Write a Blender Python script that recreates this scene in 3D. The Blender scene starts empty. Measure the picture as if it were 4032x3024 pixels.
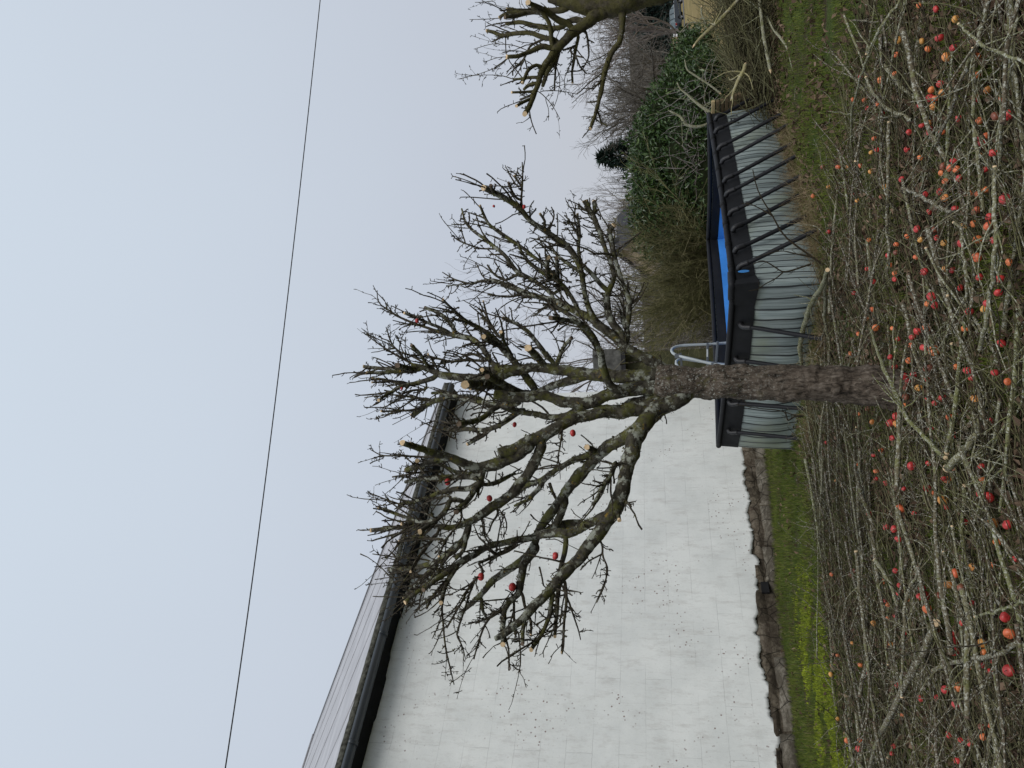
import bpy, bmesh, math, random
import numpy as np
from mathutils import Vector, Matrix, noise as mnoise

rnd = random.Random(7)
rng = np.random.default_rng(11)
SC = bpy.context.scene
COL = SC.collection

# ------------------------------------------------------------------ camera
TH = math.radians(12.0); RO = math.radians(3.0); F = 3000.0; H = 1.8
fw = np.array([0, math.cos(TH), math.sin(TH)]); upv = np.array([0, -math.sin(TH), math.cos(TH)]); rt = np.array([1., 0, 0])
CX = math.cos(RO)*(-upv) - math.sin(RO)*rt          # camera right (the photo is turned: it points down)
CY = math.sin(RO)*(-upv) + math.cos(RO)*rt
C0 = np.array([0, 0, H])
cam = bpy.data.cameras.new('camera'); cam_o = bpy.data.objects.new('camera', cam); COL.objects.link(cam_o)
cam.sensor_fit = 'HORIZONTAL'; cam.sensor_width = 36; cam.lens = 36*F/4032
cam.clip_start = 0.05; cam.clip_end = 2000
CZ = -fw
cam_o.matrix_world = Matrix(((CX[0], CY[0], CZ[0], 0), (CX[1], CY[1], CZ[1], 0), (CX[2], CY[2], CZ[2], H), (0, 0, 0, 1)))
SC.camera = cam_o

# ------------------------------------------------------------------ world, sun, exposure
w = bpy.data.worlds.new("World"); SC.world = w; w.use_nodes = True
SUN_EL, SUN_AZ = math.radians(48), math.radians(152)   # azimuth clockwise from +Y
nt = w.node_tree; N = nt.nodes; L = nt.links; N.clear()
sky = N.new('ShaderNodeTexSky'); sky.sky_type = 'NISHITA'; sky.sun_disc = False
sky.sun_elevation = SUN_EL; sky.sun_rotation = SUN_AZ; sky.air_density = 1.2; sky.dust_density = 6; sky.ozone_density = 1
bg1 = N.new('ShaderNodeBackground'); bg1.inputs[1].default_value = 0.06
L.new(sky.outputs[0], bg1.inputs[0])
tc = N.new('ShaderNodeTexCoord'); sep = N.new('ShaderNodeSeparateXYZ'); L.new(tc.outputs['Generated'], sep.inputs[0])
no = N.new('ShaderNodeTexNoise'); no.inputs['Scale'].default_value = 1.3; no.inputs['Detail'].default_value = 3
L.new(tc.outputs['Generated'], no.inputs[0])
ad = N.new('ShaderNodeMath'); ad.operation = 'MULTIPLY_ADD'; L.new(no.outputs[0], ad.inputs[0]); ad.inputs[1].default_value = 0.28
L.new(sep.outputs[2], ad.inputs[2])
rp = N.new('ShaderNodeValToRGB'); L.new(ad.outputs[0], rp.inputs[0])
rp.color_ramp.elements[0].position = 0.08; rp.color_ramp.elements[0].color = (.50, .515, .555, 1)
rp.color_ramp.elements[1].position = 0.95; rp.color_ramp.elements[1].color = (.60, .68, .77, 1)
e = rp.color_ramp.elements.new(0.42); e.color = (.50, .54, .615, 1)
bg2 = N.new('ShaderNodeBackground'); bg2.inputs[1].default_value = 0.93; L.new(rp.outputs[0], bg2.inputs[0])
mx = N.new('ShaderNodeMixShader'); mx.inputs[0].default_value = 0.9
L.new(bg1.outputs[0], mx.inputs[1]); L.new(bg2.outputs[0], mx.inputs[2])
wo = N.new('ShaderNodeOutputWorld'); L.new(mx.outputs[0], wo.inputs[0])
sl = bpy.data.lights.new('sun', 'SUN'); sl.energy = 1.5; sl.angle = math.radians(40); sl.color = (1, .97, .92)
so = bpy.data.objects.new('sun', sl); COL.objects.link(so)
sd = Vector((math.sin(SUN_AZ)*math.cos(SUN_EL), math.cos(SUN_AZ)*math.cos(SUN_EL), math.sin(SUN_EL)))
so.rotation_euler = sd.to_track_quat('Z', 'Y').to_euler(); so.location = (4, -6, 12)
vs = SC.view_settings; vs.view_transform = 'Standard'; vs.look = 'None'; vs.gamma = 1; vs.use_curve_mapping = False; vs.exposure = 0.32

# ------------------------------------------------------------------ helpers
def ray(px, py): return (px-2016)*CX-(py-1512)*CY+F*fw
def aty(px, py, y):
    d = ray(px, py); return C0+d*(y/d[1])
def gz(x, y):
    x = np.asarray(x, float); y = np.asarray(y, float)
    z = .06*np.maximum(0, -x-1.5)*np.clip((y-4)/6, 0, 1)*np.clip((22-y)/6, 0, 1)
    z = z-.0182*np.maximum(0, y-14)+.025*np.sin(x*1.3+.5*y)*np.sin(y*.9-.4*x)*np.clip((40-y)/10, 0, 1)
    return z
def gnd(px, py, z=None):
    d = ray(px, py); zz = 0. if z is None else z
    for _ in range(12):
        p = C0+d*((zz-H)/d[2])
        if z is None: zz = float(gz(p[0], p[1]))
    return p
def pxscale(p): return float((p-C0) @ fw)/F      # metres per native pixel at p
def link(o, parent=None):
    COL.objects.link(o)
    if parent is not None: o.parent = parent
    return o
def tag(o, label=None, cat=None, group=None, kind=None):
    if label: o['label'] = label
    if cat: o['category'] = cat
    if group: o['group'] = group
    if kind: o['kind'] = kind
    return o
def empty(name, loc=(0, 0, 0), rz=0):
    o = bpy.data.objects.new(name, None); o.location = loc; o.rotation_euler = (0, 0, rz); o.empty_display_size = .2
    COL.objects.link(o); return o
def npmesh(name, V, Fq, mat=None, parent=None, tint=None, uv=None, smooth=True, origin=None, k=None):
    """V (n,3), Fq (m,4) or (m,3) or list of both"""
    me = bpy.data.meshes.new(name)
    V = np.asarray(V, np.float32)
    if origin is not None: V = V-np.asarray(origin, np.float32)
    groups = Fq if isinstance(Fq, list) else [Fq]
    groups = [np.asarray(g, np.int32) for g in groups if len(g)]
    nl = sum(g.size for g in groups); nf = sum(len(g) for g in groups)
    me.vertices.add(len(V)); me.vertices.foreach_set('co', V.ravel())
    me.loops.add(nl); me.loops.foreach_set('vertex_index', np.concatenate([g.ravel() for g in groups]))
    tot = np.concatenate([np.full(len(g), g.shape[1], np.int32) for g in groups])
    me.polygons.add(nf); me.polygons.foreach_set('loop_start', np.concatenate([[0], np.cumsum(tot)[:-1]]).astype(np.int32))
    me.polygons.foreach_set('loop_total', tot)
    me.polygons.foreach_set('use_smooth', np.full(nf, smooth))
    me.update(calc_edges=True)
    if tint is not None:
        a = me.attributes.new('tint', 'FLOAT', 'POINT'); a.data.foreach_set('value', np.asarray(tint, np.float32))
    if uv is not None:
        l = me.uv_layers.new(name='UVMap'); idx = np.concatenate([g.ravel() for g in groups])
        l.data.foreach_set('uv', np.asarray(uv, np.float32)[idx].ravel())
    me.validate()
    if mat: me.materials.append(mat)
    if k == 'mesh': return me
    o = bpy.data.objects.new(name, me); link(o, parent)
    if origin is not None: o.location = origin
    return o
def tubes(P, R, sides=5, cap=True):
    """P (M,N,3) polylines, R (M,N) radii -> verts, quads"""
    P = np.asarray(P, float); R = np.asarray(R, float); M, Nn, _ = P.shape
    T = np.gradient(P, axis=1); T /= np.linalg.norm(T, axis=2, keepdims=True)+1e-9
    mean = P[:, -1]-P[:, 0]; ref = np.zeros((M, 3)); ax = np.argmin(np.abs(mean), axis=1); ref[np.arange(M), ax] = 1
    U = np.cross(T, ref[:, None, :]); U /= np.linalg.norm(U, axis=2, keepdims=True)+1e-9
    W = np.cross(T, U)
    a = np.arange(sides)*2*np.pi/sides
    ring = P[:, :, None, :]+R[:, :, None, None]*(np.cos(a)[None, None, :, None]*U[:, :, None, :]+np.sin(a)[None, None, :, None]*W[:, :, None, :])
    V = ring.reshape(-1, 3)
    i = np.arange(Nn-1)[:, None]; j = np.arange(sides)[None, :]; j2 = (j+1) % sides
    q = np.stack([i*sides+j, i*sides+j2, (i+1)*sides+j2, (i+1)*sides+j], -1).reshape(-1, 4)
    Q = (q[None]+(np.arange(M)*Nn*sides)[:, None, None]).reshape(-1, 4)
    return V, Q
def walk(P0, D, Lg, n, bend, up=0.0, g=None):
    """vectorised crooked polylines from P0 along D, length Lg, n points"""
    g = g or rng; M = len(P0); P = np.zeros((M, n, 3)); P[:, 0] = P0; d = D/np.linalg.norm(D, axis=1, keepdims=True)
    for i in range(1, n):
        d = d+g.normal(0, bend, (M, 3)); d[:, 2] += up; d /= np.linalg.norm(d, axis=1, keepdims=True)
        P[:, i] = P[:, i-1]+d*(Lg/(n-1))[:, None]
    return P
class Batch:
    def __init__(s): s.V = []; s.Q = []; s.T = []; s.n = 0; s.tri = []
    def add(s, V, Q, t):
        s.V.append(V); (s.Q if Q.shape[1] == 4 else s.tri).append(Q+s.n)
        s.T.append(np.broadcast_to(np.asarray(t, float), (len(V),)) if np.ndim(t) == 0 else t); s.n += len(V)
    def tubes(s, P, R, sides=4, t=None):
        V, Q = tubes(P, R, sides); M = len(P)
        if t is None: t = rng.random(M)
        s.add(V, Q, np.repeat(t, len(V)//M))
    def build(s, name, mat, parent=None, smooth=True, origin=None, k=None):
        g = []
        if s.Q: g.append(np.concatenate(s.Q))
        if s.tri: g.append(np.concatenate(s.tri))
        return npmesh(name, np.concatenate(s.V), g, mat, parent, np.concatenate(s.T), None, smooth, origin, k)
def resample(pts, n):
    pts = np.asarray(pts, float); d = np.r_[0, np.cumsum(np.linalg.norm(np.diff(pts, axis=0), axis=1))]
    # catmull-rom smoothing through dense linear + smoothing
    t = np.linspace(0, d[-1], n); out = np.stack([np.interp(t, d, pts[:, k]) for k in range(pts.shape[1])], 1)
    for _ in range(max(1, n//14)):
        out[1:-1] = .25*out[:-2]+.5*out[1:-1]+.25*out[2:]
    return out
def bmobj(name, bm, mat, parent=None, bevel=0, smooth=False, loc=None):
    if bevel: bmesh.ops.bevel(bm, geom=bm.edges[:], offset=bevel, segments=2, affect='EDGES')
    me = bpy.data.meshes.new(name)
    bmesh.ops.recalc_face_normals(bm, faces=bm.faces[:])
    bm.to_mesh(me); bm.free()
    for p in me.polygons: p.use_smooth = smooth
    if mat: me.materials.append(mat)
    o = bpy.data.objects.new(name, me); link(o, parent)
    if loc is not None: o.location = loc
    return o
def bx(bm, c, s, rz=0, m=None):
    M = Matrix.Translation(c) @ (m or Matrix.Rotation(rz, 4, 'Z')) @ Matrix.Diagonal((s[0], s[1], s[2], 1))
    return bmesh.ops.create_cube(bm, size=1, matrix=M)
def pipe(name, pts, r, mat, parent=None, sides=10, n=None):
    pts = np.asarray(pts, float)
    P = resample(pts, n) if n else pts
    V, Q = tubes(P[None], np.full((1, len(P)), r), sides)
    caps = [np.array([[0]+list(range(sides-1, 0, -1))]), np.array([[len(V)-sides+i for i in range(sides)]])]
    return npmesh(name, V, [Q]+caps, mat, parent)

# ------------------------------------------------------------------ materials
def mat(name, rough=.8, spec=.3):
    m = bpy.data.materials.new(name); m.use_nodes = True; b = m.node_tree.nodes['Principled BSDF']
    b.inputs['Roughness'].default_value = rough; b.inputs['Specular IOR Level'].default_value = spec
    return m, m.node_tree.nodes, m.node_tree.links, b
def tex(N, L, kind, scale, co='Object', detail=4, rough=.55, vec=None, dist=0):
    if vec is None:
        t = N.new('ShaderNodeTexCoord'); vec = t.outputs[co]
    n = N.new('ShaderNodeTex'+kind); n.inputs['Scale'].default_value = scale; L.new(vec, n.inputs['Vector'])
    if kind == 'Noise':
        n.inputs['Detail'].default_value = detail; n.inputs['Roughness'].default_value = rough; n.inputs['Distortion'].default_value = dist
    return n
def ramp(N, L, src, stops):
    r = N.new('ShaderNodeValToRGB'); L.new(src, r.inputs[0]); el = r.color_ramp.elements
    el[0].position = stops[0][0]; el[0].color = (*stops[0][1], 1); el[1].position = stops[-1][0]; el[1].color = (*stops[-1][1], 1)
    for p, c in stops[1:-1]:
        q = el.new(p); q.color = (*c, 1)
    return r.outputs[0]
def g3(v): return (v, v, v)
def mix(N, L, f, a, b, mode='MIX'):
    m = N.new('ShaderNodeMix'); m.data_type = 'RGBA'; m.blend_type = mode
    for s, v in ((m.inputs[0], f), (m.inputs[6], a), (m.inputs[7], b)):
        if hasattr(v, 'default_value') or isinstance(v, bpy.types.NodeSocket): L.new(v, s)
        elif isinstance(v, (int, float)): s.default_value = v
        else: s.default_value = (*v, 1)
    return m.outputs[2]
def bump(N, L, b, h, dist=.01, st=1.0):
    n = N.new('ShaderNodeBump'); n.inputs['Distance'].default_value = dist; n.inputs['Strength'].default_value = st
    L.new(h, n.inputs['Height']); L.new(n.outputs[0], b.inputs['Normal'])
def attr(N, name):
    a = N.new('ShaderNodeAttribute'); a.attribute_name = name; return a.outputs['Fac']
def scaled(N, L, s, co='Object'):
    t = N.new('ShaderNodeTexCoord'); m = N.new('ShaderNodeMapping'); m.inputs['Scale'].default_value = s; L.new(t.outputs[co], m.inputs[0]); return m.outputs[0]
def simple(name, c, rough=.7, spec=.3, var=.25, scale=8, bmp=0.0):
    m, N, L, b = mat(name, rough, spec)
    n = tex(N, L, 'Noise', scale)
    L.new(ramp(N, L, n.outputs[0], [(.3, tuple(x*(1-var) for x in c)), (.7, tuple(min(1, x*(1+var)) for x in c))]), b.inputs['Base Color'])
    if bmp: bump(N, L, b, n.outputs[0], bmp)
    return m
def bark(name, base, dark, lichen, moss, orange, la=.55, ma=.52, sc=1.0):
    m, N, L, b = mat(name, .9, .15)
    n1 = tex(N, L, 'Noise', 26*sc, detail=6); c = ramp(N, L, n1.outputs[0], [(.32, dark), (.62, base)])
    n2 = tex(N, L, 'Noise', 11*sc, detail=6, rough=.7); c = mix(N, L, ramp(N, L, n2.outputs[0], [(la, g3(0)), (la+.06, g3(1))]), c, lichen)
    mp = N.new('ShaderNodeMapping'); t = N.new('ShaderNodeTexCoord'); mp.inputs['Location'].default_value = (4, 7, 2); L.new(t.outputs['Object'], mp.inputs[0])
    n3 = tex(N, L, 'Noise', 6.5*sc, detail=6, rough=.7, vec=mp.outputs[0]); c = mix(N, L, ramp(N, L, n3.outputs[0], [(ma, g3(0)), (ma+.1, g3(.9))]), c, moss)
    n4 = tex(N, L, 'Noise', 17*sc, detail=4, rough=.6, vec=mp.outputs[0]); c = mix(N, L, ramp(N, L, n4.outputs[0], [(.66, g3(0)), (.7, g3(.8))]), c, orange)
    L.new(c, b.inputs['Base Color'])
    n5 = tex(N, L, 'Noise', 55*sc, detail=5, rough=.75)
    bump(N, L, b, n5.outputs[0], .018, 1)
    return m
M = {}
M['bark'] = bark('apple_bark', (.085, .078, .058), (.026, .022, .017), (.31, .32, .27), (.105, .105, .032), (.26, .17, .035), .52, .50)
M['bark_small'] = bark('apple_twig_bark', (.085, .072, .052), (.035, .028, .022), (.2, .2, .165), (.105, .10, .035), (.2, .15, .05), .58, .55, 2)
def trunk_mat():
    m, N, L, b = mat('trunk_bark', .9, .15)
    v = scaled(N, L, (1, 1, .28))
    n1 = tex(N, L, 'Noise', 34, vec=v, detail=8, rough=.7, dist=.6)
    c = ramp(N, L, n1.outputs[0], [(.36, (.024, .02, .016)), (.5, (.105, .083, .064)), (.68, (.20, .17, .14))])
    n2 = tex(N, L, 'Noise', 55, detail=4, rough=.65); zf = N.new('ShaderNodeSeparateXYZ'); t = N.new('ShaderNodeTexCoord'); L.new(t.outputs['Object'], zf.inputs[0])
    mr = N.new('ShaderNodeMapRange'); mr.inputs[1].default_value = .75; mr.inputs[2].default_value = 1.5; L.new(zf.outputs[2], mr.inputs[0])
    ml = N.new('ShaderNodeMath'); ml.operation = 'MULTIPLY'; L.new(ramp(N, L, n2.outputs[0], [(.56, g3(0)), (.62, g3(.85))]), ml.inputs[0]); L.new(mr.outputs[0], ml.inputs[1])
    c = mix(N, L, ml.outputs[0], c, (.36, .36, .32))
    n3 = tex(N, L, 'Noise', 7, detail=6, rough=.7)
    ml2 = N.new('ShaderNodeMath'); ml2.operation = 'MULTIPLY'; L.new(ramp(N, L, n3.outputs[0], [(.56, g3(0)), (.66, g3(.8))]), ml2.inputs[0]); L.new(mr.outputs[0], ml2.inputs[1])
    c = mix(N, L, ml2.outputs[0], c, (.09, .085, .03))
    L.new(c, b.inputs['Base Color']); bump(N, L, b, n1.outputs[0], .03, 1); return m
M['trunk'] = trunk_mat()
def tintmat(name, stops, rough=.85, spec=.2, ns=30, nvar=.35, b_=.0, trans=0):
    m, N, L, b = mat(name, rough, spec)
    c = ramp(N, L, attr(N, 'tint'), stops); n = tex(N, L, 'Noise', ns, detail=4, rough=.7)
    c = mix(N, L, 1.0, c, ramp(N, L, n.outputs[0], [(.3, g3(1-nvar)), (.7, g3(1))]), 'MULTIPLY')
    L.new(c, b.inputs['Base Color'])
    if b_: bump(N, L, b, n.outputs[0], b_)
    if trans:
        tr = N.new('ShaderNodeBsdfTranslucent'); L.new(c, tr.inputs[0]); ms = N.new('ShaderNodeMixShader'); ms.inputs[0].default_value = trans
        out = N['Material Output']; L.new(b.outputs[0], ms.inputs[1]); L.new(tr.outputs[0], ms.inputs[2]); L.new(ms.outputs[0], out.inputs[0])
    return m
def stick_mat():
    m, N, L, b = mat('cut_branch_bark', .85, .2)
    c = ramp(N, L, attr(N, 'tint'), [(0, (.05, .03, .022)), (.3, (.105, .088, .055)), (.6, (.16, .15, .085)), (.85, (.12, .125, .045)), (1, (.23, .22, .15))])
    n = tex(N, L, 'Noise', 60, detail=5, rough=.7); c = mix(N, L, ramp(N, L, n.outputs[0], [(.52, g3(0)), (.58, g3(.85))]), c, (.40, .40, .34))
    n2 = tex(N, L, 'Noise', 130, detail=3); c = mix(N, L, ramp(N, L, n2.outputs[0], [(.36, g3(.85)), (.44, g3(0))]), c, (.03, .026, .02))
    n3 = tex(N, L, 'Noise', 12, detail=4); c = mix(N, L, ramp(N, L, n3.outputs[0], [(.58, g3(0)), (.68, g3(.6))]), c, (.14, .15, .05))
    L.new(c, b.inputs['Base Color']); bump(N, L, b, n.outputs[0], .004); return m
M['stick'] = stick_mat()
M['litter_twig'] = tintmat('litter_twig', [(0, (.03, .022, .014)), (.4, (.085, .072, .038)), (.75, (.135, .13, .058)), (1, (.21, .20, .115))], ns=40, nvar=.6)
M['cutwood'] = simple('fresh_cut_wood', (.62, .46, .28), .7, .2, .2, 40)
M['oldwood'] = simple('old_cut_wood', (.12, .09, .065), .9, .1, .4, 30)
M['moss'] = tintmat('branch_moss', [(0, (.05, .05, .014)), (.5, (.105, .10, .024)), (.8, (.17, .13, .035)), (1, (.2, .2, .15))], .95, .05)
M['grass'] = tintmat('grass_blades', [(0, (.06, .085, .016)), (.5, (.14, .185, .028)), (.85, (.23, .265, .05)), (1, (.27, .23, .10))], .6, .25, trans=.3)
M['moss_ground'] = tintmat('ground_moss', [(0, (.2, .25, .02)), (.6, (.34, .40, .035)), (1, (.26, .32, .05))], .9, .1)
M['drygrass'] = tintmat('dry_grass', [(0, (.16, .115, .06)), (.6, (.28, .21, .12)), (1, (.38, .32, .2))], .85, .1)
M['leaf_litter'] = tintmat('fallen_leaves', [(0, (.055, .032, .02)), (.5, (.13, .085, .055)), (.85, (.22, .15, .10)), (1, (.34, .26, .19))], .75, .2)
M['laurel'] = tintmat('laurel_leaves', [(0, (.016, .032, .010)), (.5, (.042, .085, .02)), (.85, (.09, .15, .038)), (1, (.2, .26, .10))], .32, .5, trans=.12)
M['willow'] = tintmat('broom_twigs', [(0, (.07, .072, .03)), (.5, (.15, .145, .06)), (.85, (.24, .21, .11)), (1, (.38, .33, .22))])
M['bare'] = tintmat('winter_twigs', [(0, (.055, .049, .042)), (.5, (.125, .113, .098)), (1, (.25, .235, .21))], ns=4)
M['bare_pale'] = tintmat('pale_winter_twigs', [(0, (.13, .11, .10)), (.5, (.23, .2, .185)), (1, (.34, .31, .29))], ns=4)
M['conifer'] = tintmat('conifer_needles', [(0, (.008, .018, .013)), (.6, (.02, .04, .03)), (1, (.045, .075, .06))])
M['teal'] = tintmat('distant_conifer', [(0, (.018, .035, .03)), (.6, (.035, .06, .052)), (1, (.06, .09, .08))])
M['mossbark'] = bark('mossy_bark', (.09, .078, .052), (.04, .034, .022), (.2, .2, .15), (.085, .078, .030), (.15, .12, .04), .60, .42, 1)
# apples
def apple_mat(name, a, b2, c2, amt):
    m, N, L, b = mat(name, .38, .5)
    n = tex(N, L, 'Noise', 22, detail=2); n2 = tex(N, L, 'Noise', 90, detail=2, vec=scaled(N, L, (1, 1, .2)))
    oi = N.new('ShaderNodeObjectInfo'); a1 = N.new('ShaderNodeMath'); a1.operation = 'MULTIPLY_ADD'; L.new(oi.outputs['Random'], a1.inputs[0]); a1.inputs[1].default_value = .25; L.new(n.outputs[0], a1.inputs[2])
    c = mix(N, L, ramp(N, L, a1.outputs[0], [(amt, g3(0)), (amt+.22, g3(1))]), a, b2)
    c = mix(N, L, ramp(N, L, n2.outputs[0], [(.45, g3(0)), (.65, g3(.5))]), c, c2)
    L.new(c, b.inputs['Base Color']); return m
M['apple_red'] = apple_mat('red_apple_skin', (.54, .03, .036), (.36, .016, .028), (.62, .13, .06), .45)
M['apple_orange'] = apple_mat('orange_red_apple_skin', (.62, .17, .05), (.52, .06, .04), (.64, .25, .08), .58)
M['apple_yellow'] = apple_mat('yellow_apple_skin', (.60, .30, .07), (.58, .14, .04), (.5, .28, .09), .60)
M['apple_rot'] = apple_mat('rotten_apple_skin', (.22, .065, .03), (.13, .05, .03), (.3, .06, .04), .5)
M['dark'] = simple('black_plastic', (.012, .012, .014), .5, .4, .3, 6)
M['stem'] = simple('apple_stem', (.05, .035, .02), .8, .2, .2, 40)

# ------------------------------------------------------------------ terrain
def sheet(name, x0, x1, y0, y1, nx, ny, dz, m, fz=gz, power=1.0):
    xs = np.linspace(-1, 1, nx); xs = (xs*np.abs(xs)**(power-1)+1)/2*(x1-x0)+x0
    ys = y0+(np.linspace(0, 1, ny)**power)*(y1-y0)
    X, Y = np.meshgrid(xs, ys); Z = fz(X, Y)+dz
    V = np.stack([X, Y, Z], -1).reshape(-1, 3); i = np.arange(ny-1)[:, None]; j = np.arange(nx-1)[None]
    Q = np.stack([i*nx+j, i*nx+j+1, (i+1)*nx+j+1, (i+1)*nx+j], -1).reshape(-1, 4)
    return npmesh(name, V, Q, m)
def ground_mat():
    m, N, L, b = mat('ground', .95, .1)
    t = N.new('ShaderNodeTexCoord'); o = t.outputs['Object']
    n1 = tex(N, L, 'Noise', 1.6, vec=o, detail=6, rough=.6); n2 = tex(N, L, 'Noise', 14, vec=o, detail=8, rough=.7)
    soil = ramp(N, L, n2.outputs[0], [(.3, (.022, .017, .010)), (.55, (.06, .048, .028)), (.75, (.11, .088, .052))])
    green = ramp(N, L, n2.outputs[0], [(.3, (.03, .042, .012)), (.7, (.08, .11, .026))])
    c = mix(N, L, ramp(N, L, n1.outputs[0], [(.42, g3(0)), (.55, g3(1))]), soil, green)
    sp = N.new('ShaderNodeSeparateXYZ'); L.new(o, sp.inputs[0])
    ma = N.new('ShaderNodeMath'); ma.operation = 'MULTIPLY_ADD'; L.new(n1.outputs[0], ma.inputs[0]); ma.inputs[1].default_value = 8; L.new(sp.outputs[1], ma.inputs[2])
    mr = N.new('ShaderNodeMapRange'); L.new(ma.outputs[0], mr.inputs[0]); mr.inputs[1].default_value = 19; mr.inputs[2].default_value = 26
    tan = ramp(N, L, tex(N, L, 'Noise', .7, vec=o, detail=8, rough=.7).outputs[0], [(.35, (.12, .105, .04)), (.55, (.25, .19, .085)), (.7, (.30, .235, .12))])
    c = mix(N, L, mr.outputs[0], c, tan)
    L.new(c, b.inputs['Base Color']); bump(N, L, b, n2.outputs[0], .05); return m
M['ground'] = ground_mat()
g = sheet('ground', -400, 400, -60, 640, 220, 260, 0, M['ground'], power=2.2); tag(g, kind='structure')
# distant wooded slope
def hz(x, y): return gz(x, 112)+np.clip((y-112)/40, 0, 1)**1.2*9*np.clip((x+60)/60, .25, 1)+np.clip((y-152)/300, 0, 1)*6
hill = sheet('wooded_hillside', -260, 260, 112, 420, 60, 40, .02, simple('woodland_floor', (.06, .05, .038), .95, .1, .5, .3, .0), fz=hz); tag(hill, kind='structure')

# ================================================================== HOUSE
AZ = math.radians(40.6); wd = np.array([math.sin(AZ), math.cos(AZ), 0]); wn = np.array([-math.cos(AZ), math.sin(AZ), 0])  # along wall (away), behind wall
W0 = np.array([-1.8, 16.95, 0.])
def onwall(px, py, off=0.0):
    d = ray(px, py); q = W0+wn*off-C0; t = (q @ wn)/(d @ wn); return C0+d*t
crn = onwall(2270, 1546); s_far = (crn-W0) @ wd
z_eave = float(onwall(1752, 1700, -.12)[2])
S0 = s_far-26.0
def wp(s, z, off=0.0): p = W0+wd*s+wn*off; return np.array([p[0], p[1], z])
def wframe(s, z, off=0): return Matrix(((wd[0], wn[0], 0, wp(s, z, off)[0]), (wd[1], wn[1], 0, wp(s, z, off)[1]), (0, 0, 1, z), (0, 0, 0, 1)))
house = empty('barn_house', tuple(wp(s_far, float(gz(*wp(s_far, 0)[:2])))))
tag(house, 'long windowless white painted house wall with grey metal roof and black gutter', 'house')
hm = house.location
def hobj(o):
    if o.parent is None: o.parent = house
    o.matrix_parent_inverse = Matrix.Translation(-hm); return o
def wallpaint():
    m, N, L, b = mat('white_wall_paint', .85, .15)
    t = N.new('ShaderNodeTexCoord'); uvv = t.outputs['UV']
    n1 = tex(N, L, 'Noise', .9, vec=uvv, detail=8, rough=.65)
    mp = N.new('ShaderNodeMapping'); mp.inputs['Scale'].default_value = (3.2, .9, 1); L.new(uvv, mp.inputs[0])
    n2 = tex(N, L, 'Noise', 2.2, vec=mp.outputs[0], detail=9, rough=.75)
    c = ramp(N, L, n1.outputs[0], [(.3, (.62, .64, .625)), (.6, (.75, .765, .745))])
    c = mix(N, L, ramp(N, L, n2.outputs[0], [(.5, g3(0)), (.75, g3(.7))]), c, (.45, .435, .41))
    nf = tex(N, L, 'Noise', 26, vec=uvv, detail=6, rough=.8); c = mix(N, L, ramp(N, L, nf.outputs[0], [(.56, g3(0)), (.68, g3(.4))]), c, (.40, .39, .36))
    br = N.new('ShaderNodeTexBrick'); L.new(uvv, br.inputs[0]); br.inputs['Scale'].default_value = 1
    ds = tex(N, L, 'Noise', 5, vec=uvv, detail=5); 
    mv = N.new('ShaderNodeMix'); mv.data_type = 'VECTOR'; mv.inputs[0].default_value = .035; L.new(uvv, mv.inputs[4]); L.new(ds.outputs['Color'], mv.inputs[5]); L.new(mv.outputs[1], br.inputs[0])
    br.inputs['Mortar Size'].default_value = .006; br.inputs['Mortar Smooth'].default_value = .4; br.inputs['Brick Width'].default_value = .82; br.inputs['Row Height'].default_value = .41
    br.inputs['Color1'].default_value = (1, 1, 1, 1); br.inputs['Color2'].default_value = (.965, .965, .97, 1); br.inputs['Mortar'].default_value = (.74, .74, .74, 1)
    nm = tex(N, L, 'Noise', 1.3, vec=uvv, detail=4); fade = ramp(N, L, nm.outputs[0], [(.4, g3(.0)), (.58, g3(.8))])
    c = mix(N, L, fade, c, mix(N, L, 1.0, c, br.outputs[0], 'MULTIPLY'))
    v = tex(N, L, 'Voronoi', 12, vec=uvv); v.inputs['Randomness'].default_value = 1
    nc = tex(N, L, 'Noise', .75, vec=uvv, detail=3)
    sp = N.new('ShaderNodeMath'); sp.operation = 'MULTIPLY'
    L.new(ramp(N, L, v.outputs['Distance'], [(.13, g3(1)), (.20, g3(0))]), sp.inputs[0]); L.new(ramp(N, L, nc.outputs[0], [(.52, g3(0)), (.60, g3(.85))]), sp.inputs[1])
    c = mix(N, L, sp.outputs[0], c, (.16, .09, .075))
    L.new(c, b.inputs['Base Color']); bump(N, L, b, n2.outputs[0], .012, .6); return m
M['wall'] = wallpaint()
def stonemat(name, a, b3, dk):
    m, N, L, b = mat(name, .95, .1)
    n1 = tex(N, L, 'Noise', 2.2, detail=8, rough=.7); n2 = tex(N, L, 'Noise', 16, detail=8, rough=.75)
    c = ramp(N, L, n2.outputs[0], [(.34, dk), (.5, a), (.66, b3)]); c = mix(N, L, ramp(N, L, n1.outputs[0], [(.42, g3(0)), (.56, g3(.85))]), c, dk)
    v = tex(N, L, 'Voronoi', 2.6); v.feature = 'DISTANCE_TO_EDGE'; v2 = ramp(N, L, v.outputs[0], [(.008, g3(.8)), (.03, g3(0))]); c = mix(N, L, v2, c, (.012, .01, .008))
    L.new(c, b.inputs['Base Color']); bump(N, L, b, n2.outputs[0], .05); return m
M['found'] = simple('foundation_stone', (.07, .058, .045), .95, .1, .75, 5, .05)
M['found2'] = simple('pale_foundation_stone', (.115, .105, .085), .95, .1, .6, 7, .05)
M['concrete'] = simple('grey_render', (.12, .105, .085), .95, .1, .6, 6, .04)
M['found'] = stonemat('foundation_stone', (.15, .125, .092), (.23, .20, .155), (.05, .04, .03)); M['found2'] = stonemat('footing_stone', (.2, .18, .145), (.29, .265, .22), (.07, .06, .045)); M['concrete'] = stonemat('old_render', (.2, .17, .13), (.28, .25, .2), (.08, .06, .045))
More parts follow.
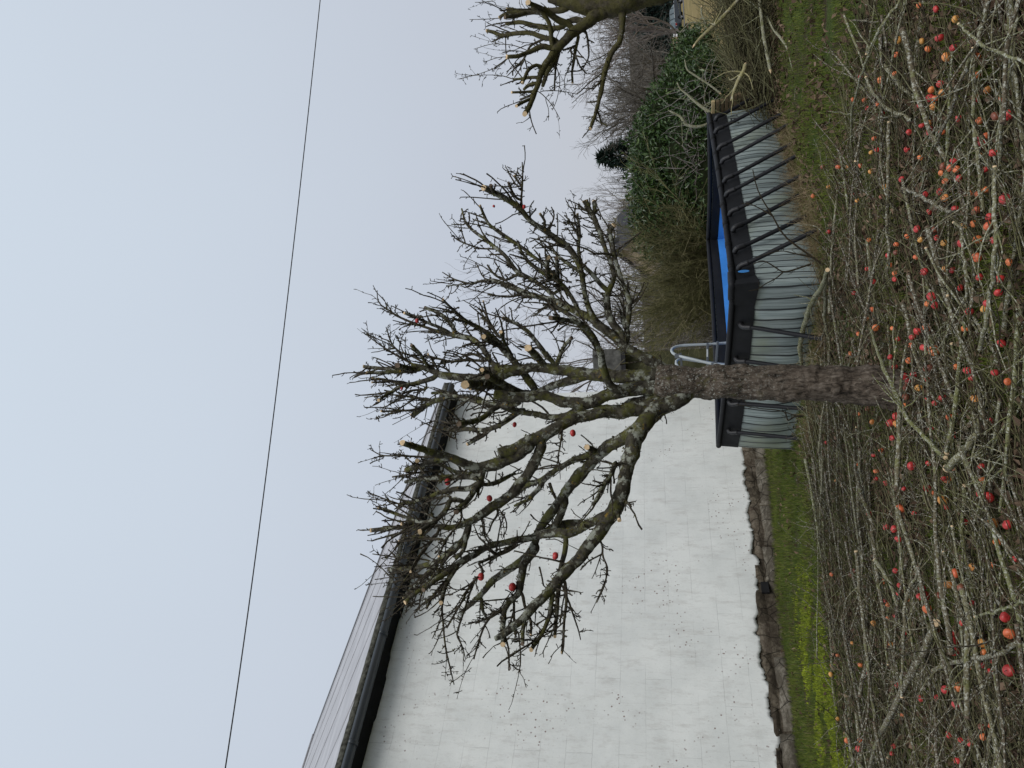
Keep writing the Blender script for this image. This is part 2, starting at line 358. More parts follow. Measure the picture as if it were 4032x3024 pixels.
M['roof'] = simple('grey_metal_roof', (.33, .325, .34), .5, .4, .18, 1.2)
M['roofedge'] = simple('mossy_roof_edge', (.06, .06, .05), .95, .1, .8, 14, .01)
M['gutter'] = simple('dark_grey_gutter', (.05, .058, .068), .4, .5, .15, 3)
M['soffit'] = simple('black_fascia', (.012, .012, .013), .8, .2, .3, 5)
# white render sheet: ragged bottom edge, 14 mm proud of the base
def edge_z(s):      # height of paint's lower edge traced along the wall
    return np.interp(s, EP[:, 0], EP[:, 1])
EPX = [(2932, 1788), (2926, 1830), (2952, 1995), (2944, 2010), (2964, 2099), (2960, 2180), (2991, 2200), (2985, 2240), (2984, 2290), (2984, 2420), (2996, 2618), (3010, 2680), (3029, 2700), (3031, 2737), (3040, 2830), (3052, 2850), (3066, 2960), (3071, 3017), (3080, 3120)]
EP = np.array([[(p-W0) @ wd, p[2]] for p in (onwall(*q) for q in EPX)]); EP = EP[np.argsort(EP[:, 0])]
slo, shi = S0, s_far
ss = np.unique(np.r_[np.linspace(slo, EP[0, 0]-2, 10), np.linspace(EP[0, 0]-2, shi, 520)])
zb = edge_z(ss)+np.array([.07*mnoise.noise((s*2.1, 0, 0))+.06*mnoise.noise((s*7, 3, 0))+.04*mnoise.noise((s*23, 3, 0))+.02*mnoise.noise((s*61, 3, 0)) for s in ss])
zt = z_eave+.25; K = 24
V = []; UV = []
for k in range(K+1):
    f_ = (k/K)**1.5
    for s, zz in zip(ss, zb):
        z = zz+(zt-zz)*f_; off = -.014*mnoise.noise((s*.7, z*.7, 1))*(1 if k else .3)-.014
        V.append(wp(s, z, off)); UV.append((s, z))
n = len(ss)
V += [wp(s, z, .0) for s, z in zip(ss, zb)]; UV += [(s, z) for s, z in zip(ss, zb)]
i = np.arange(K)[:, None]; j = np.arange(n-1)[None]
Q = np.stack([i*n+j, i*n+j+1, (i+1)*n+j+1, (i+1)*n+j], -1).reshape(-1, 4)
jj = np.arange(n-1); Qb = np.stack([(K+1)*n+jj, (K+1)*n+jj+1, jj+1, jj], -1)
hobj(npmesh('wall', np.array(V), np.concatenate([Q, Qb]), M['wall'], uv=UV))
# core of the building: side and back walls, gable
W_ = 40.0; tsl = None
# roof slope from the verge seen against the sky
ea = wp(s_far+.12, z_eave+.10, -.30)
best = None
for t in np.linspace(.1, 1.0, 181):
    p = ea+np.array([wn[0], wn[1], t])*5.0; d = p-C0; k = d @ fw; px = 2016+F*(d @ CX)/k; py = 1512-F*(d @ CY)/k
    pxl = 1743-.347*(py-1555)
    if best is None or abs(px-pxl) < best[0]: best = (abs(px-pxl), t)
tsl = best[1]
bm = bmesh.new()
zbse = -1.2
pts = [wp(S0, zbse, .02), wp(s_far, zbse, .02), wp(s_far, zbse, W_), wp(S0, zbse, W_)]
top = [wp(S0, z_eave+.1, .02), wp(s_far, z_eave+.1, .02), wp(s_far, z_eave+.1, W_), wp(S0, z_eave+.1, W_)]
rd = [wp(S0, z_eave+.1+W_/2*tsl, W_/2), wp(s_far, z_eave+.1+W_/2*tsl, W_/2)]
b_ = [bm.verts.new(p) for p in pts]; t_ = [bm.verts.new(p) for p in top]; r_ = [bm.verts.new(p) for p in rd]
for a, c in ((0, 1), (1, 2), (2, 3), (3, 0)): bm.faces.new((b_[a], b_[c], t_[c], t_[a]))
bm.faces.new((t_[1], t_[2], r_[1])); bm.faces.new((t_[3], t_[0], r_[0]))
hobj(bmobj('base_wall', bm, M['found']))
# foundation: courses of rough stones, joints recessed, standing 1-4 cm proud
def stone(name, s0, s1, z0, z1, proud, mt):
    nx = max(3, int((s1-s0)/.12)); nz = max(3, int((z1-z0)/.1)); V = []
    for a in range(nz+1):
        for c in range(nx+1):
            u = c/nx; v = a/nz; e_ = 1-max(abs(2*u-1)**7, abs(2*v-1)**5)
            s = s0+(s1-s0)*u+.03*mnoise.noise((s0*5, v*3, 2)); z = z0+(z1-z0)*v+.035*mnoise.noise((s*3.3, z0*7, 5))
            V.append(wp(s, z, .018-(proud+.03)*e_**.5-.02*mnoise.noise((s*6, z*6, 0))*e_))
    i = np.arange(nz)[:, None]; j = np.arange(nx)[None]; w_ = nx+1
    Q = np.stack([i*w_+j, i*w_+j+1, (i+1)*w_+j+1, (i+1)*w_+j], -1).reshape(-1, 4)
    return hobj(npmesh(name, np.array(V), Q, mt))
r2 = random.Random(3); s = EP[0, 0]-1.2
while s < s_far-.2:
    ln = r2.uniform(.5, 1.0); gzv = float(gz(*wp(s, 0)[:2])); zt_ = float(edge_z(s))
    stone('stone', s+.012, min(s+ln, s_far)-.012, gzv+.20, zt_+.05, r2.uniform(.0, .02), M['found' if r2.random() < .7 else 'concrete'])
    s += ln
s = EP[0, 0]-1.2
while s < s_far-.2:
    ln = r2.uniform(.6, 1.3); gzv = float(gz(*wp(s, 0)[:2]))
    if r2.random() < .82: stone('footing_stone', s+.02, min(s+ln, s_far)-.02, gzv-.15, gzv+.19+r2.uniform(-.03, .02), r2.uniform(.07, .15), M['found2'])
    s += ln
# cellar vent
pv = onwall(3012, 2318); sv = (pv-W0) @ wd
bm = bmesh.new(); bx(bm, (0, 0, 0), (.22, .05, .13), m=Matrix.Identity(4)); o = bmobj('cellar_vent', bm, M['soffit']); o.matrix_world = wframe(sv, pv[2], -.03); hobj(o)
# soffit / fascia with uneven lower edge
ss2 = np.linspace(S0, s_far+.1, 300); V = []
for s in ss2:
    q = .025*math.floor(1.5+1.5*mnoise.noise((s*.8, 7, 0)))+.015*mnoise.noise((s*2, 1, 0))
    zl = z_eave-.06+q
    V += [wp(s, z_eave+.16, -.30), wp(s, z_eave+.02, -.30), wp(s, zl-.02, -.07), wp(s, zl-.04, -.016)]
n = len(ss2); i = np.arange(n-1)[:, None]; j = np.arange(3)[None]
Q = np.stack([i*4+j, i*4+j+1, (i+1)*4+j+1, (i+1)*4+j], -1).reshape(-1, 4)
hobj(npmesh('fascia', np.array(V), Q, M['soffit'], smooth=False))
# half-round gutter with sleeves
def gut(name, sa, sb, r, z):
    a = np.linspace(0, math.pi, 11); V = []
    for s in (sa, sb):
        V += [wp(s, z-r*math.sin(t)*1.05, -.40+r*math.cos(t)) for t in a]
        V += [wp(s, z-(r-.01)*math.sin(t)*1.05, -.40+(r-.01)*math.cos(t)) for t in a]
    m = len(a); Q = [[k, k+1, 2*m+k+1, 2*m+k] for k in range(m-1)]+[[m+k, 3*m+k, 3*m+k+1, m+k+1] for k in range(m-1)]
    Q += [[0, 2*m, 3*m, m], [m-1, 2*m-1, 4*m-1, 3*m-1]]+[[k, m+k, m+k+1, k+1] for k in range(m-1)]+[[2*m+k, 2*m+k+1, 3*m+k+1, 3*m+k] for k in range(m-1)]
    return npmesh(name, np.array(V), np.array(Q), M['gutter'])
zg = z_eave+.06
gu = hobj(gut('gutter', S0, s_far+.05, .105, zg))
gu.data.materials[0] = M['gutter']
lipr = pipe('gutter_lip', [wp(S0, zg, -.485), wp(s_far+.05, zg, -.485)], .012, simple('gutter_bead', (.10, .12, .13), .35, .6, .1, 3)); lipr.parent = gu
for s in np.arange(s_far-.9, S0, -2.0): o = gut('gutter_sleeve', s-.035, s+.035, .116, zg); o.parent = gu
for s in np.arange(s_far-.5, S0, -1.0):
    o = pipe('gutter_bracket', [wp(s, zg+.07, -.31), wp(s, zg+.01, -.33), wp(s, zg-.09, -.40), wp(s, zg-.01, -.482)], .008, M['gutter'], sides=5, n=8); o.parent = gu
# roof sheets: thick edge, rolled seams running up the slope
ez = z_eave+.19
def rp_(s, v, up=0.0):    # v metres from wall face behind, on roof plane
    return wp(s, ez+(v+.42)*tsl+up, v)
V = []; sa, sb = S0-.2, s_far+.10
for s in (sa, sb):
    V += [rp_(s, -.42), rp_(s, W_/2), rp_(s, -.42, -.07), rp_(s, W_/2, -.07), wp(s, ez, W_+.42), wp(s, ez-.07, W_+.42)]
Q = [[0, 6, 7, 1], [2, 3, 9, 8], [0, 2, 8, 6], [0, 1, 3, 2], [6, 8, 9, 7], [1, 7, 10, 4], [3, 5, 11, 9], [1, 4, 5, 3], [7, 9, 11, 10], [4, 10, 11, 5]]
roof = hobj(npmesh('roof', np.array(V), np.array(Q), M['roof'], smooth=False))
V = []
for s in np.linspace(sa-.01, sb+.01, 260):
    for v, u in ((-.445, .01), (-.46, -.12), (-.36, -.11), (-.40, .022)):
        V.append(rp_(s, v, u+.012*mnoise.noise((s*7, v*5, 0))))
n = 260; i = np.arange(n-1)[:, None]; j = np.arange(4)[None]; j2 = (j+1) % 4
Q = np.stack([i*4+j, i*4+j2, (i+1)*4+j2, (i+1)*4+j], -1).reshape(-1, 4)
o = npmesh('roof_edge', np.array(V), Q, M['roofedge']); o.parent = roof
r3 = random.Random(5); k = 0
for s in np.arange(sb-.55, sa, -1.9):
    pts = [rp_(s+.012*r3.uniform(-1, 1), v, .004+.006*r3.random()) for v in np.linspace(-.43, W_/2, 12)]
    o = pipe('roof_seam', pts, .014, M['roof'], sides=6); o.parent = roof; k += 1
o = pipe('verge_trim', [rp_(sb, -.44, .02), rp_(sb, W_/2, .02)], .035, simple('verge_metal', (.12, .12, .125), .5, .4, .1, 3), sides=6); o.parent = roof
o = pipe('ridge_cap', [rp_(sa, W_/2, .03), rp_(sb, W_/2, .03)], .06, M['roof'], sides=8); o.parent = roof

# ================================================================== OVERHEAD CABLE
a = aty(1267, 0-60, 15.0); b = aty(878, 3084, 9.0); c = .5*(a+b)
mid = aty(1092, 1512, float(c[1]))
ts = np.linspace(-.35, 1.35, 40)
P = np.array([a*(1-t)+b*t+(mid-c)*(4*t*(1-t)) for t in ts])
o = pipe('overhead_cable', P, .0095, M['dark'], sides=6); tag(o, 'thin black twisted overhead cable crossing the sky above the house', 'cable')

# ================================================================== POOL
def pl(px, py, y): return aty(px, py, y)
TN, TR, TL = pl(2899, 1121, 9.95), pl(2800, 449, 13.35), pl(2838, 1756, 12.9)
TFb = TR+TL-TN; TFb = aty(2795, 943, 16.0)
BN, BR, BL = gnd(3238, 1108, 0.), gnd(3040, 418, 0.), gnd(3130, 1772, 0.)
pool = empty('frame_pool', tuple((BN+BR+BL)/3*np.array([1, 1, 0])))
tag(pool, 'rectangular above-ground frame pool with grey wood-plank print, black rim and slanted black struts', 'pool')
pm = pool.location.copy()
def pobj(o, par=None):
    if par is not None: o.parent = par; return o
    o.parent = pool; o.matrix_parent_inverse = Matrix.Translation(-pm); return o
def planks_mat():
    m, N, L, b = mat('plank_print_vinyl', .42, .4)
    t = N.new('ShaderNodeTexCoord'); uv = t.outputs['UV']; sp = N.new('ShaderNodeSeparateXYZ'); L.new(uv, sp.inputs[0])
    wob = tex(N, L, 'Noise', 1.6, vec=uv, detail=2)
    md = N.new('ShaderNodeMath'); md.operation = 'MULTIPLY_ADD'; L.new(wob.outputs[0], md.inputs[0]); md.inputs[1].default_value = .05; L.new(sp.outputs[0], md.inputs[2])
    dv = N.new('ShaderNodeMath'); dv.operation = 'DIVIDE'; L.new(md.outputs[0], dv.inputs[0]); dv.inputs[1].default_value = .112
    fr = N.new('ShaderNodeMath'); fr.operation = 'FRACT'; L.new(dv.outputs[0], fr.inputs[0])
    fl = N.new('ShaderNodeMath'); fl.operation = 'FLOOR'; L.new(dv.outputs[0], fl.inputs[0])
    wn_ = N.new('ShaderNodeTexWhiteNoise'); wn_.noise_dimensions = '1D'; L.new(fl.outputs[0], wn_.inputs['W'])
    mp = N.new('ShaderNodeMapping'); mp.inputs['Scale'].default_value = (60, 1.3, 1); L.new(uv, mp.inputs[0])
    st = tex(N, L, 'Noise', 1, vec=mp.outputs[0], detail=5, rough=.6)
    c = ramp(N, L, st.outputs[0], [(.3, (.13, .16, .155)), (.5, (.25, .30, .295)), (.72, (.42, .48, .475))])
    c = mix(N, L, 1.0, c, ramp(N, L, wn_.outputs[0], [(0, g3(.72)), (1, (1, 1, 1))]), 'MULTIPLY')
    n3 = tex(N, L, 'Noise', .9, vec=uv, detail=4); c = mix(N, L, ramp(N, L, n3.outputs[0], [(.5, g3(0)), (.7, g3(.65))]), c, (.21, .23, .12))
    c = mix(N, L, ramp(N, L, fr.outputs[0], [(.0, g3(1)), (.13, g3(1)), (.20, g3(0))]), c, (.014, .018, .02))
    L.new(c, b.inputs['Base Color']); bump(N, L, b, st.outputs[0], .004); return m
M['plank'] = planks_mat()
M['vblack'] = simple('black_vinyl_skirt', (.009, .0095, .011), .6, .15, .25, 5, .004)
M['blue'] = simple('blue_pool_liner', (.05, .22, .55), .35, .4, .18, 2, .02)
M['tube'] = simple('dark_steel_tube', (.010, .0105, .013), .55, .18, .2, 6)
Zu = np.array([0, 0, 1.])
def side(A, B, a, b, nm, wr, zs, u0, umax):
    """A,B rim ends; a,b base ends. Builds skirt + printed wall"""
    nu, nv = 150, 26; t = np.linspace(0, 1, nu+1)
    along = (B-A)/np.linalg.norm(B-A); out = np.cross(along, Zu); out /= np.linalg.norm(out)
    if (out @ (C0-A)) < 0: out = -out
    V = []; UV = []; Ln = np.linalg.norm(B-A)
    def pt(u, v):
        rim = A+(B-A)*u; rim = rim-Zu*.035*math.sin(math.pi*u)*.6; base = a+(b-a)*u
        bul = math.sin(math.pi*min(1, v*1.02))**.8*.07+.012*math.sin(v*9+u*3)*v
        fold = wr*(mnoise.noise((u*Ln*3.0, v*1.2, 3))*(.3+v)+.5*mnoise.noise((u*Ln*11, v*2.2, 8))*(.2+v))
        e_ = min(1, u*7)*min(1, (1-u)*9+.15)
        p = rim+(base-rim)*v+out*((bul+fold)*e_-.01); return p
    for k in range(nv+1):
        v = k/nv
        for u in t: V.append(pt(u, v)); UV.append((u0+u*umax, (1-v)))
    i = np.arange(nv)[:, None]; j = np.arange(nu)[None]; w_ = nu+1
    Q = np.stack([i*w_+j, i*w_+j+1, (i+1)*w_+j+1, (i+1)*w_+j], -1).reshape(-1, 4)
    o = pobj(npmesh('printed_wall', np.array(V), Q, M['plank'], uv=UV))
    V = []; nv2 = 6
    for k in range(nv2+1):
        v = k/nv2*.24
        for u in t:
            z_ = v+(.012*mnoise.noise((u*9, 2, 2)) if k == nv2 else 0)
            V.append(pt(u, z_)+out*(.012+.008*mnoise.noise((u*Ln*6, v*4, 9)))+(Zu*.0 if k else Zu*.03))
    i = np.arange(nv2)[:, None]
    Q = np.stack([i*w_+j, i*w_+j+1, (i+1)*w_+j+1, (i+1)*w_+j], -1).reshape(-1, 4)
    pobj(npmesh('skirt', np.array(V), Q, M['vblack']))
    return out, along, pt
oF, aF, ptF = side(TN, TR, BN, BR, 'front', .014, 0, 0, 4.9)
oS, aS, ptS = side(TN, TL, BN, BL, 'side', .016, 0, 7, 2.3)
# inner faces (liner): black band above, blue below and the blue floor
ctr = (TN+TR+TL+TFb)/4
def inner(A, B, nm):
    nu = 60; rows = [0, .03, .1, .165, .1655, .4, .7, 1]; V = []
    al = (B-A)/np.linalg.norm(B-A); inn = np.cross(al, Zu); 
    if inn @ (ctr-A) < 0: inn = -inn
    for v in rows:
        for u in np.linspace(0, 1, nu+1):
            p = A+(B-A)*u; sag = -.04*math.sin(math.pi*u); dz = v*(A[2]+(B[2]-A[2])*u-.03)
            V.append(p+Zu*(sag-dz+.0)+inn*(.05+.03*mnoise.noise((u*9, v*5, hash(nm) % 7))*(v > .05)))
    nr = len(rows); w_ = nu+1; j = np.arange(nu)[None]
    i = np.arange(0, 4)[:, None] if True else 0
    Qa = np.stack([i*w_+j, i*w_+j+1, (i+1)*w_+j+1, (i+1)*w_+j], -1).reshape(-1, 4)
    i = np.arange(4, nr-1)[:, None]; Qb = np.stack([i*w_+j, i*w_+j+1, (i+1)*w_+j+1, (i+1)*w_+j], -1).reshape(-1, 4)
    pobj(npmesh('inner_band', np.array(V), Qa, M['vblack'])); pobj(npmesh('liner_wall', np.array(V), Qb, M['blue']))
inner(TR, TFb, 1); inner(TFb, TL, 2); inner(TN, TR, 3); inner(TN, TL, 4)
fl = [np.array([p[0], p[1], .03]) for p in (TN, TR, TFb, TL)]
V = []; 
for v in np.linspace(0, 1, 25):
    for u in np.linspace(0, 1, 31):
        p = (fl[0]*(1-u)+fl[1]*u)*(1-v)+(fl[3]*(1-u)+fl[2]*u)*v; p = p+Zu*.05*mnoise.noise((u*6, v*6, 0)); V.append(p)
i = np.arange(24)[:, None]; j = np.arange(30)[None]; Q = np.stack([i*31+j, i*31+j+1, (i+1)*31+j+1, (i+1)*31+j], -1).reshape(-1, 4)
pobj(npmesh('liner_floor', np.array(V), Q, M['blue']))
# outer faces of the two far sides
for A, B in ((TR, TFb), (TFb, TL)):
    V = [A, B, B*np.array([1, 1, 0])-Zu*.1, A*np.array([1, 1, 0])-Zu*.1]; pobj(npmesh('printed_wall', np.array(V), np.array([[0, 1, 2, 3]]), M['plank'], uv=[(0, 1), (4, 1), (4, 0), (0, 0)]))
# rim rails (each run a tube with slight sag) and corner clips
def rail(A, B, sg, ns=1):
    pts = np.array([A+(B-A)*u-Zu*sg*math.sin(math.pi*u)+Zu*.035 for u in np.linspace(0, 1, 24)]); return pobj(pipe('rim_rail', pts, .042, M['tube'], sides=10))
rail(TN, TR, .02); rail(TN, TL, .02); rail(TR, TFb, .03); rail(TFb, TL, .03)
for u in np.linspace(.08, .92, 9):
    p = TN+(TR-TN)*u-Zu*.02*math.sin(math.pi*u)+Zu*.035; pobj(pipe('rail_sleeve', [p-aF*.05, p+aF*.05], .047, M['vblack'], sides=10))
def tri_clip(c_, a1, a2, o1, o2):
    V = [c_+a1*.34+Zu*.06+o1*.02, c_+Zu*.02+(o1+o2)*.05, c_+a2*.34+Zu*.06+o2*.02, c_+a1*.32-Zu*.24+o1*.09, c_-Zu*.27+(o1+o2)*.11, c_+a2*.32-Zu*.24+o2*.09]
    V = [np.array(v) for v in V]; V += [v-(o1+o2)*.02 for v in V]
    Q = [[0, 1, 4, 3], [1, 2, 5, 4], [7, 6, 9, 10], [8, 7, 10, 11], [3, 4, 10, 9], [4, 5, 11, 10], [1, 0, 6, 7], [2, 1, 7, 8]]
    pobj(npmesh('corner_cover', np.array(V), np.array(Q), M['vblack'], smooth=False))
tri_clip(TN, aF*.15, aS, oF, oS)
# loop of rail showing at the corner
pobj(pipe('corner_joint', [TN+aF*.25+Zu*.04, TN+aF*.08+Zu*.05, TN+Zu*.05+(oF+oS)*.02, TN+aS*.08+Zu*.05, TN+aS*.25+Zu*.04], .05, M['tube'], sides=10, n=14))
bl_ = []
for k in range(13): a_ = k*2*math.pi/12
V = [TN+aF*.10+oF*.125+Zu*(-.02-.075+.07*math.sin(a_))+aF*(0.028*math.cos(a_)) for a_ in np.linspace(0, 2*math.pi, 15)[:-1]]
pobj(npmesh('blue_liner_showing', np.array(V), np.array([list(range(14))]), M['blue']))
# slanted struts
def strut(top, foot, out, hook):
    top = top+out*.05
    pts = [top+Zu*.0, top+out*.07-Zu*.02, top+(foot-top)*.14+out*.03, foot]
    o = pobj(pipe('strut', np.array(pts[1:]), .029, M['tube'], sides=8, n=14))
    e_ = pipe('strut_end', [pts[0], pts[1], pts[2]], .034, M['dark'], sides=8, n=8); pobj(e_)
for (tx, ty), (fx, fy) in zip([(2817, 487), (2817, 536), (2829, 603), (2841, 656), (2851, 731), (2858, 786), (2872, 861), (2885, 924), (2892, 1008), (2906, 1076)],
                              [(3029, 372), (3058, 415), (3083, 468), (3119, 503), (3122, 584), (3147, 624), (3167, 704), (3150, 790), (3176, 878), (3237, 920)]):
    d = ray(tx, ty); nrm = np.cross(TR-TN, Zu); t = ((TN-C0) @ nrm)/(d @ nrm); tp = C0+d*t
    fo = gnd(fx, fy); u = ((tp-TN) @ aF); base = TN+aF*u
    want = np.array([base[0], base[1], 0])+oF*.62+aF*.1
    fo = fo*.5+want*.5; fo[2] = float(gz(fo[0], fo[1]))-.04
    strut(tp, fo, oF, 0)
for (tx, ty), (fx, fy) in zip([(2912, 1262), (2894, 1397), (2868, 1568), (2865, 1680)], [(3256, 1340), (3215, 1465), (3180, 1612), (3160, 1730)]):
    d = ray(tx, ty); nrm = np.cross(TL-TN, Zu); t = ((TN-C0) @ nrm)/(d @ nrm); tp = C0+d*t
    fo = gnd(fx, fy); fo[2] = float(gz(fo[0], fo[1]))-.04
    strut(tp, fo, oS, 0)
# printed black logo patch of square strokes near the far end of the front side
def logo(p0, ax_, al_, s_):
    V = []; Q = []
    def rc(x0, y0, x1, y1):
        n_ = len(V)
        for x, y in ((x0, y0), (x1, y0), (x1, y1), (x0, y1)): V.append(p0+al_*x*s_+Zu*y*s_+ax_*.012)
        Q.append([n_, n_+1, n_+2, n_+3])
    for q in ((0, 0, .2, 1), (.2, .8, .7, 1), (.2, .4, .6, .58), (.9, .0, 1.1, .6), (.9, .75, 1.5, .95), (1.3, .35, 1.5, .75), (1.3, 0, 1.75, .18), (-.6, .2, -.4, 1), (-.9, .0, -.3, .15)): rc(*q)
    pobj(npmesh('printed_mark', np.array(V), np.array(Q), M['dark'], smooth=False))
logo(ptF(.905, .40)+oF*.03, oF, -aF, .12)

# ladder standing in the pool
lad = empty('pool_ladder', tuple(aty(2862, 1405, 12.1)*np.array([1, 1, 0])))
tag(lad, 'grey tubular pool ladder with curved handrails standing in the pool beside the trunk', 'ladder')
lm = lad.location.copy(); M['lgrey'] = simple('grey_painted_tube', (.33, .36, .37), .4, .4, .12, 6); M['mgrey'] = simple('grey_plastic_bracket', (.09, .10, .11), .5, .4, .15, 6)
def lobj(o): o.parent = lad; o.matrix_parent_inverse = Matrix.Translation(-lm); return o
LY = 12.1
def lp(px, py, dy=0): return aty(px, py, LY+dy)
low = lambda p: np.array([p[0], p[1], .05])
h1 = [low(lp(2875, 1349, .1)), lp(2875, 1349, .1), lp(2785, 1356, .1), lp(2690, 1359, .08), lp(2652, 1362, .05), lp(2637, 1375, .0), lp(2642, 1390, -.1), lp(2663, 1400, -.2), lp(2720, 1412, -.3), lp(2790, 1430, -.4), lp(2870, 1442, -.45), low(lp(2870, 1442, -.45))]
lobj(pipe('handrail', np.array(h1), .021, M['lgrey'], sides=8, n=60))
h2 = [low(lp(2880, 1409, .6)), lp(2868, 1437, .55), lp(2790, 1428, .5), lp(2700, 1415, .45), lp(2668, 1410, .4), lp(2655, 1422, .35), lp(2660, 1440, .3), lp(2690, 1460, .25), lp(2880, 1480, .2)]
lobj(pipe('handrail', np.array(h2), .021, M['lgrey'], sides=8, n=40))
for (a_, b_) in (((2786, 1352), (2786, 1470)), ((2826, 1345), (2818, 1450)), ((2680, 1392), (2686, 1470))):
    pa, pb = lp(*a_, .0), lp(*b_, .1); bm = bmesh.new(); c_ = (pa+pb)/2; dv = pb-pa; q = Vector(dv).to_track_quat('X', 'Z').to_matrix().to_4x4()
    bx(bm, tuple(c_), (np.linalg.norm(dv), .09, .032), m=q); lobj(bmobj('step', bm, M['mgrey'], bevel=.005))
bm = bmesh.new(); pa, pb = lp(2785, 1375, -.06), lp(2785, 1405, -.04); q = Vector(pb-pa).to_track_quat('X', 'Z').to_matrix().to_4x4(); bx(bm, tuple((pa+pb)/2), (np.linalg.norm(pb-pa), .01, .02), m=q); lobj(bmobj('warning_label', bm, simple('pale_label', (.5, .52, .5), .6, .3, .1, 30)))
for p in (lp(2668, 1402, -.2), lp(2812, 1436, -.4)):
    bm = bmesh.new(); bx(bm, tuple(p), (.07, .06, .09)); lobj(bmobj('bracket', bm, M['mgrey'], bevel=.006))

# stack of old boards against the far end of the pool
st = empty('board_stack', tuple(gnd(3030, 400)))
tag(st, 'weathered wooden boards standing on edge against the right end of the pool', 'boards')
M['board'] = simple('weathered_board', (.10, .075, .045), .9, .1, .5, 9, .01); M['board2'] = simple('pale_board', (.34, .27, .15), .9, .1, .3, 9, .01)
d0 = TR-TN; d0[2] = 0; d0 /= np.linalg.norm(d0)
for k in range(13):
    z0 = .02+k*.072; p = np.array([TR[0], TR[1], 0])+aF*(.10+.02*rnd.uniform(-1, 1))+oF*(.28-.03*k*.5)+(rnd.uniform(-.02, .02)*oF)
    bm = bmesh.new(); bx(bm, (0, 0, 0), (.34+.05*rnd.uniform(-1, 1), .08, .058)); o = bmobj('board', bm, M['board' if k < 12 else 'board2'], bevel=.006)
    o.location = p+Zu*(z0+.03)-oF*.1; o.rotation_euler = (0, rnd.uniform(-.05, .05), math.atan2(oF[1], oF[0])+rnd.uniform(-.04, .04)); o.parent = st; o.matrix_parent_inverse = Matrix.Translation(-st.location)

# ================================================================== PRUNED APPLE TREE (traced limbs, real depths)
RG = {'A': (1400, 1300, .8439), 'B': (1400, 600, .6329), 'G': (1400, 1200, .3165), 'H': (1400, 1700, .4219), 'I': (2000, 1300, .3617), 'C': (1800, 0, .4521), 'n': (0, 0, 1)}
def nat(r, pts): x0, y0, s = RG[r]; return [(x0+x*s, y0+y*s) for x, y in pts]
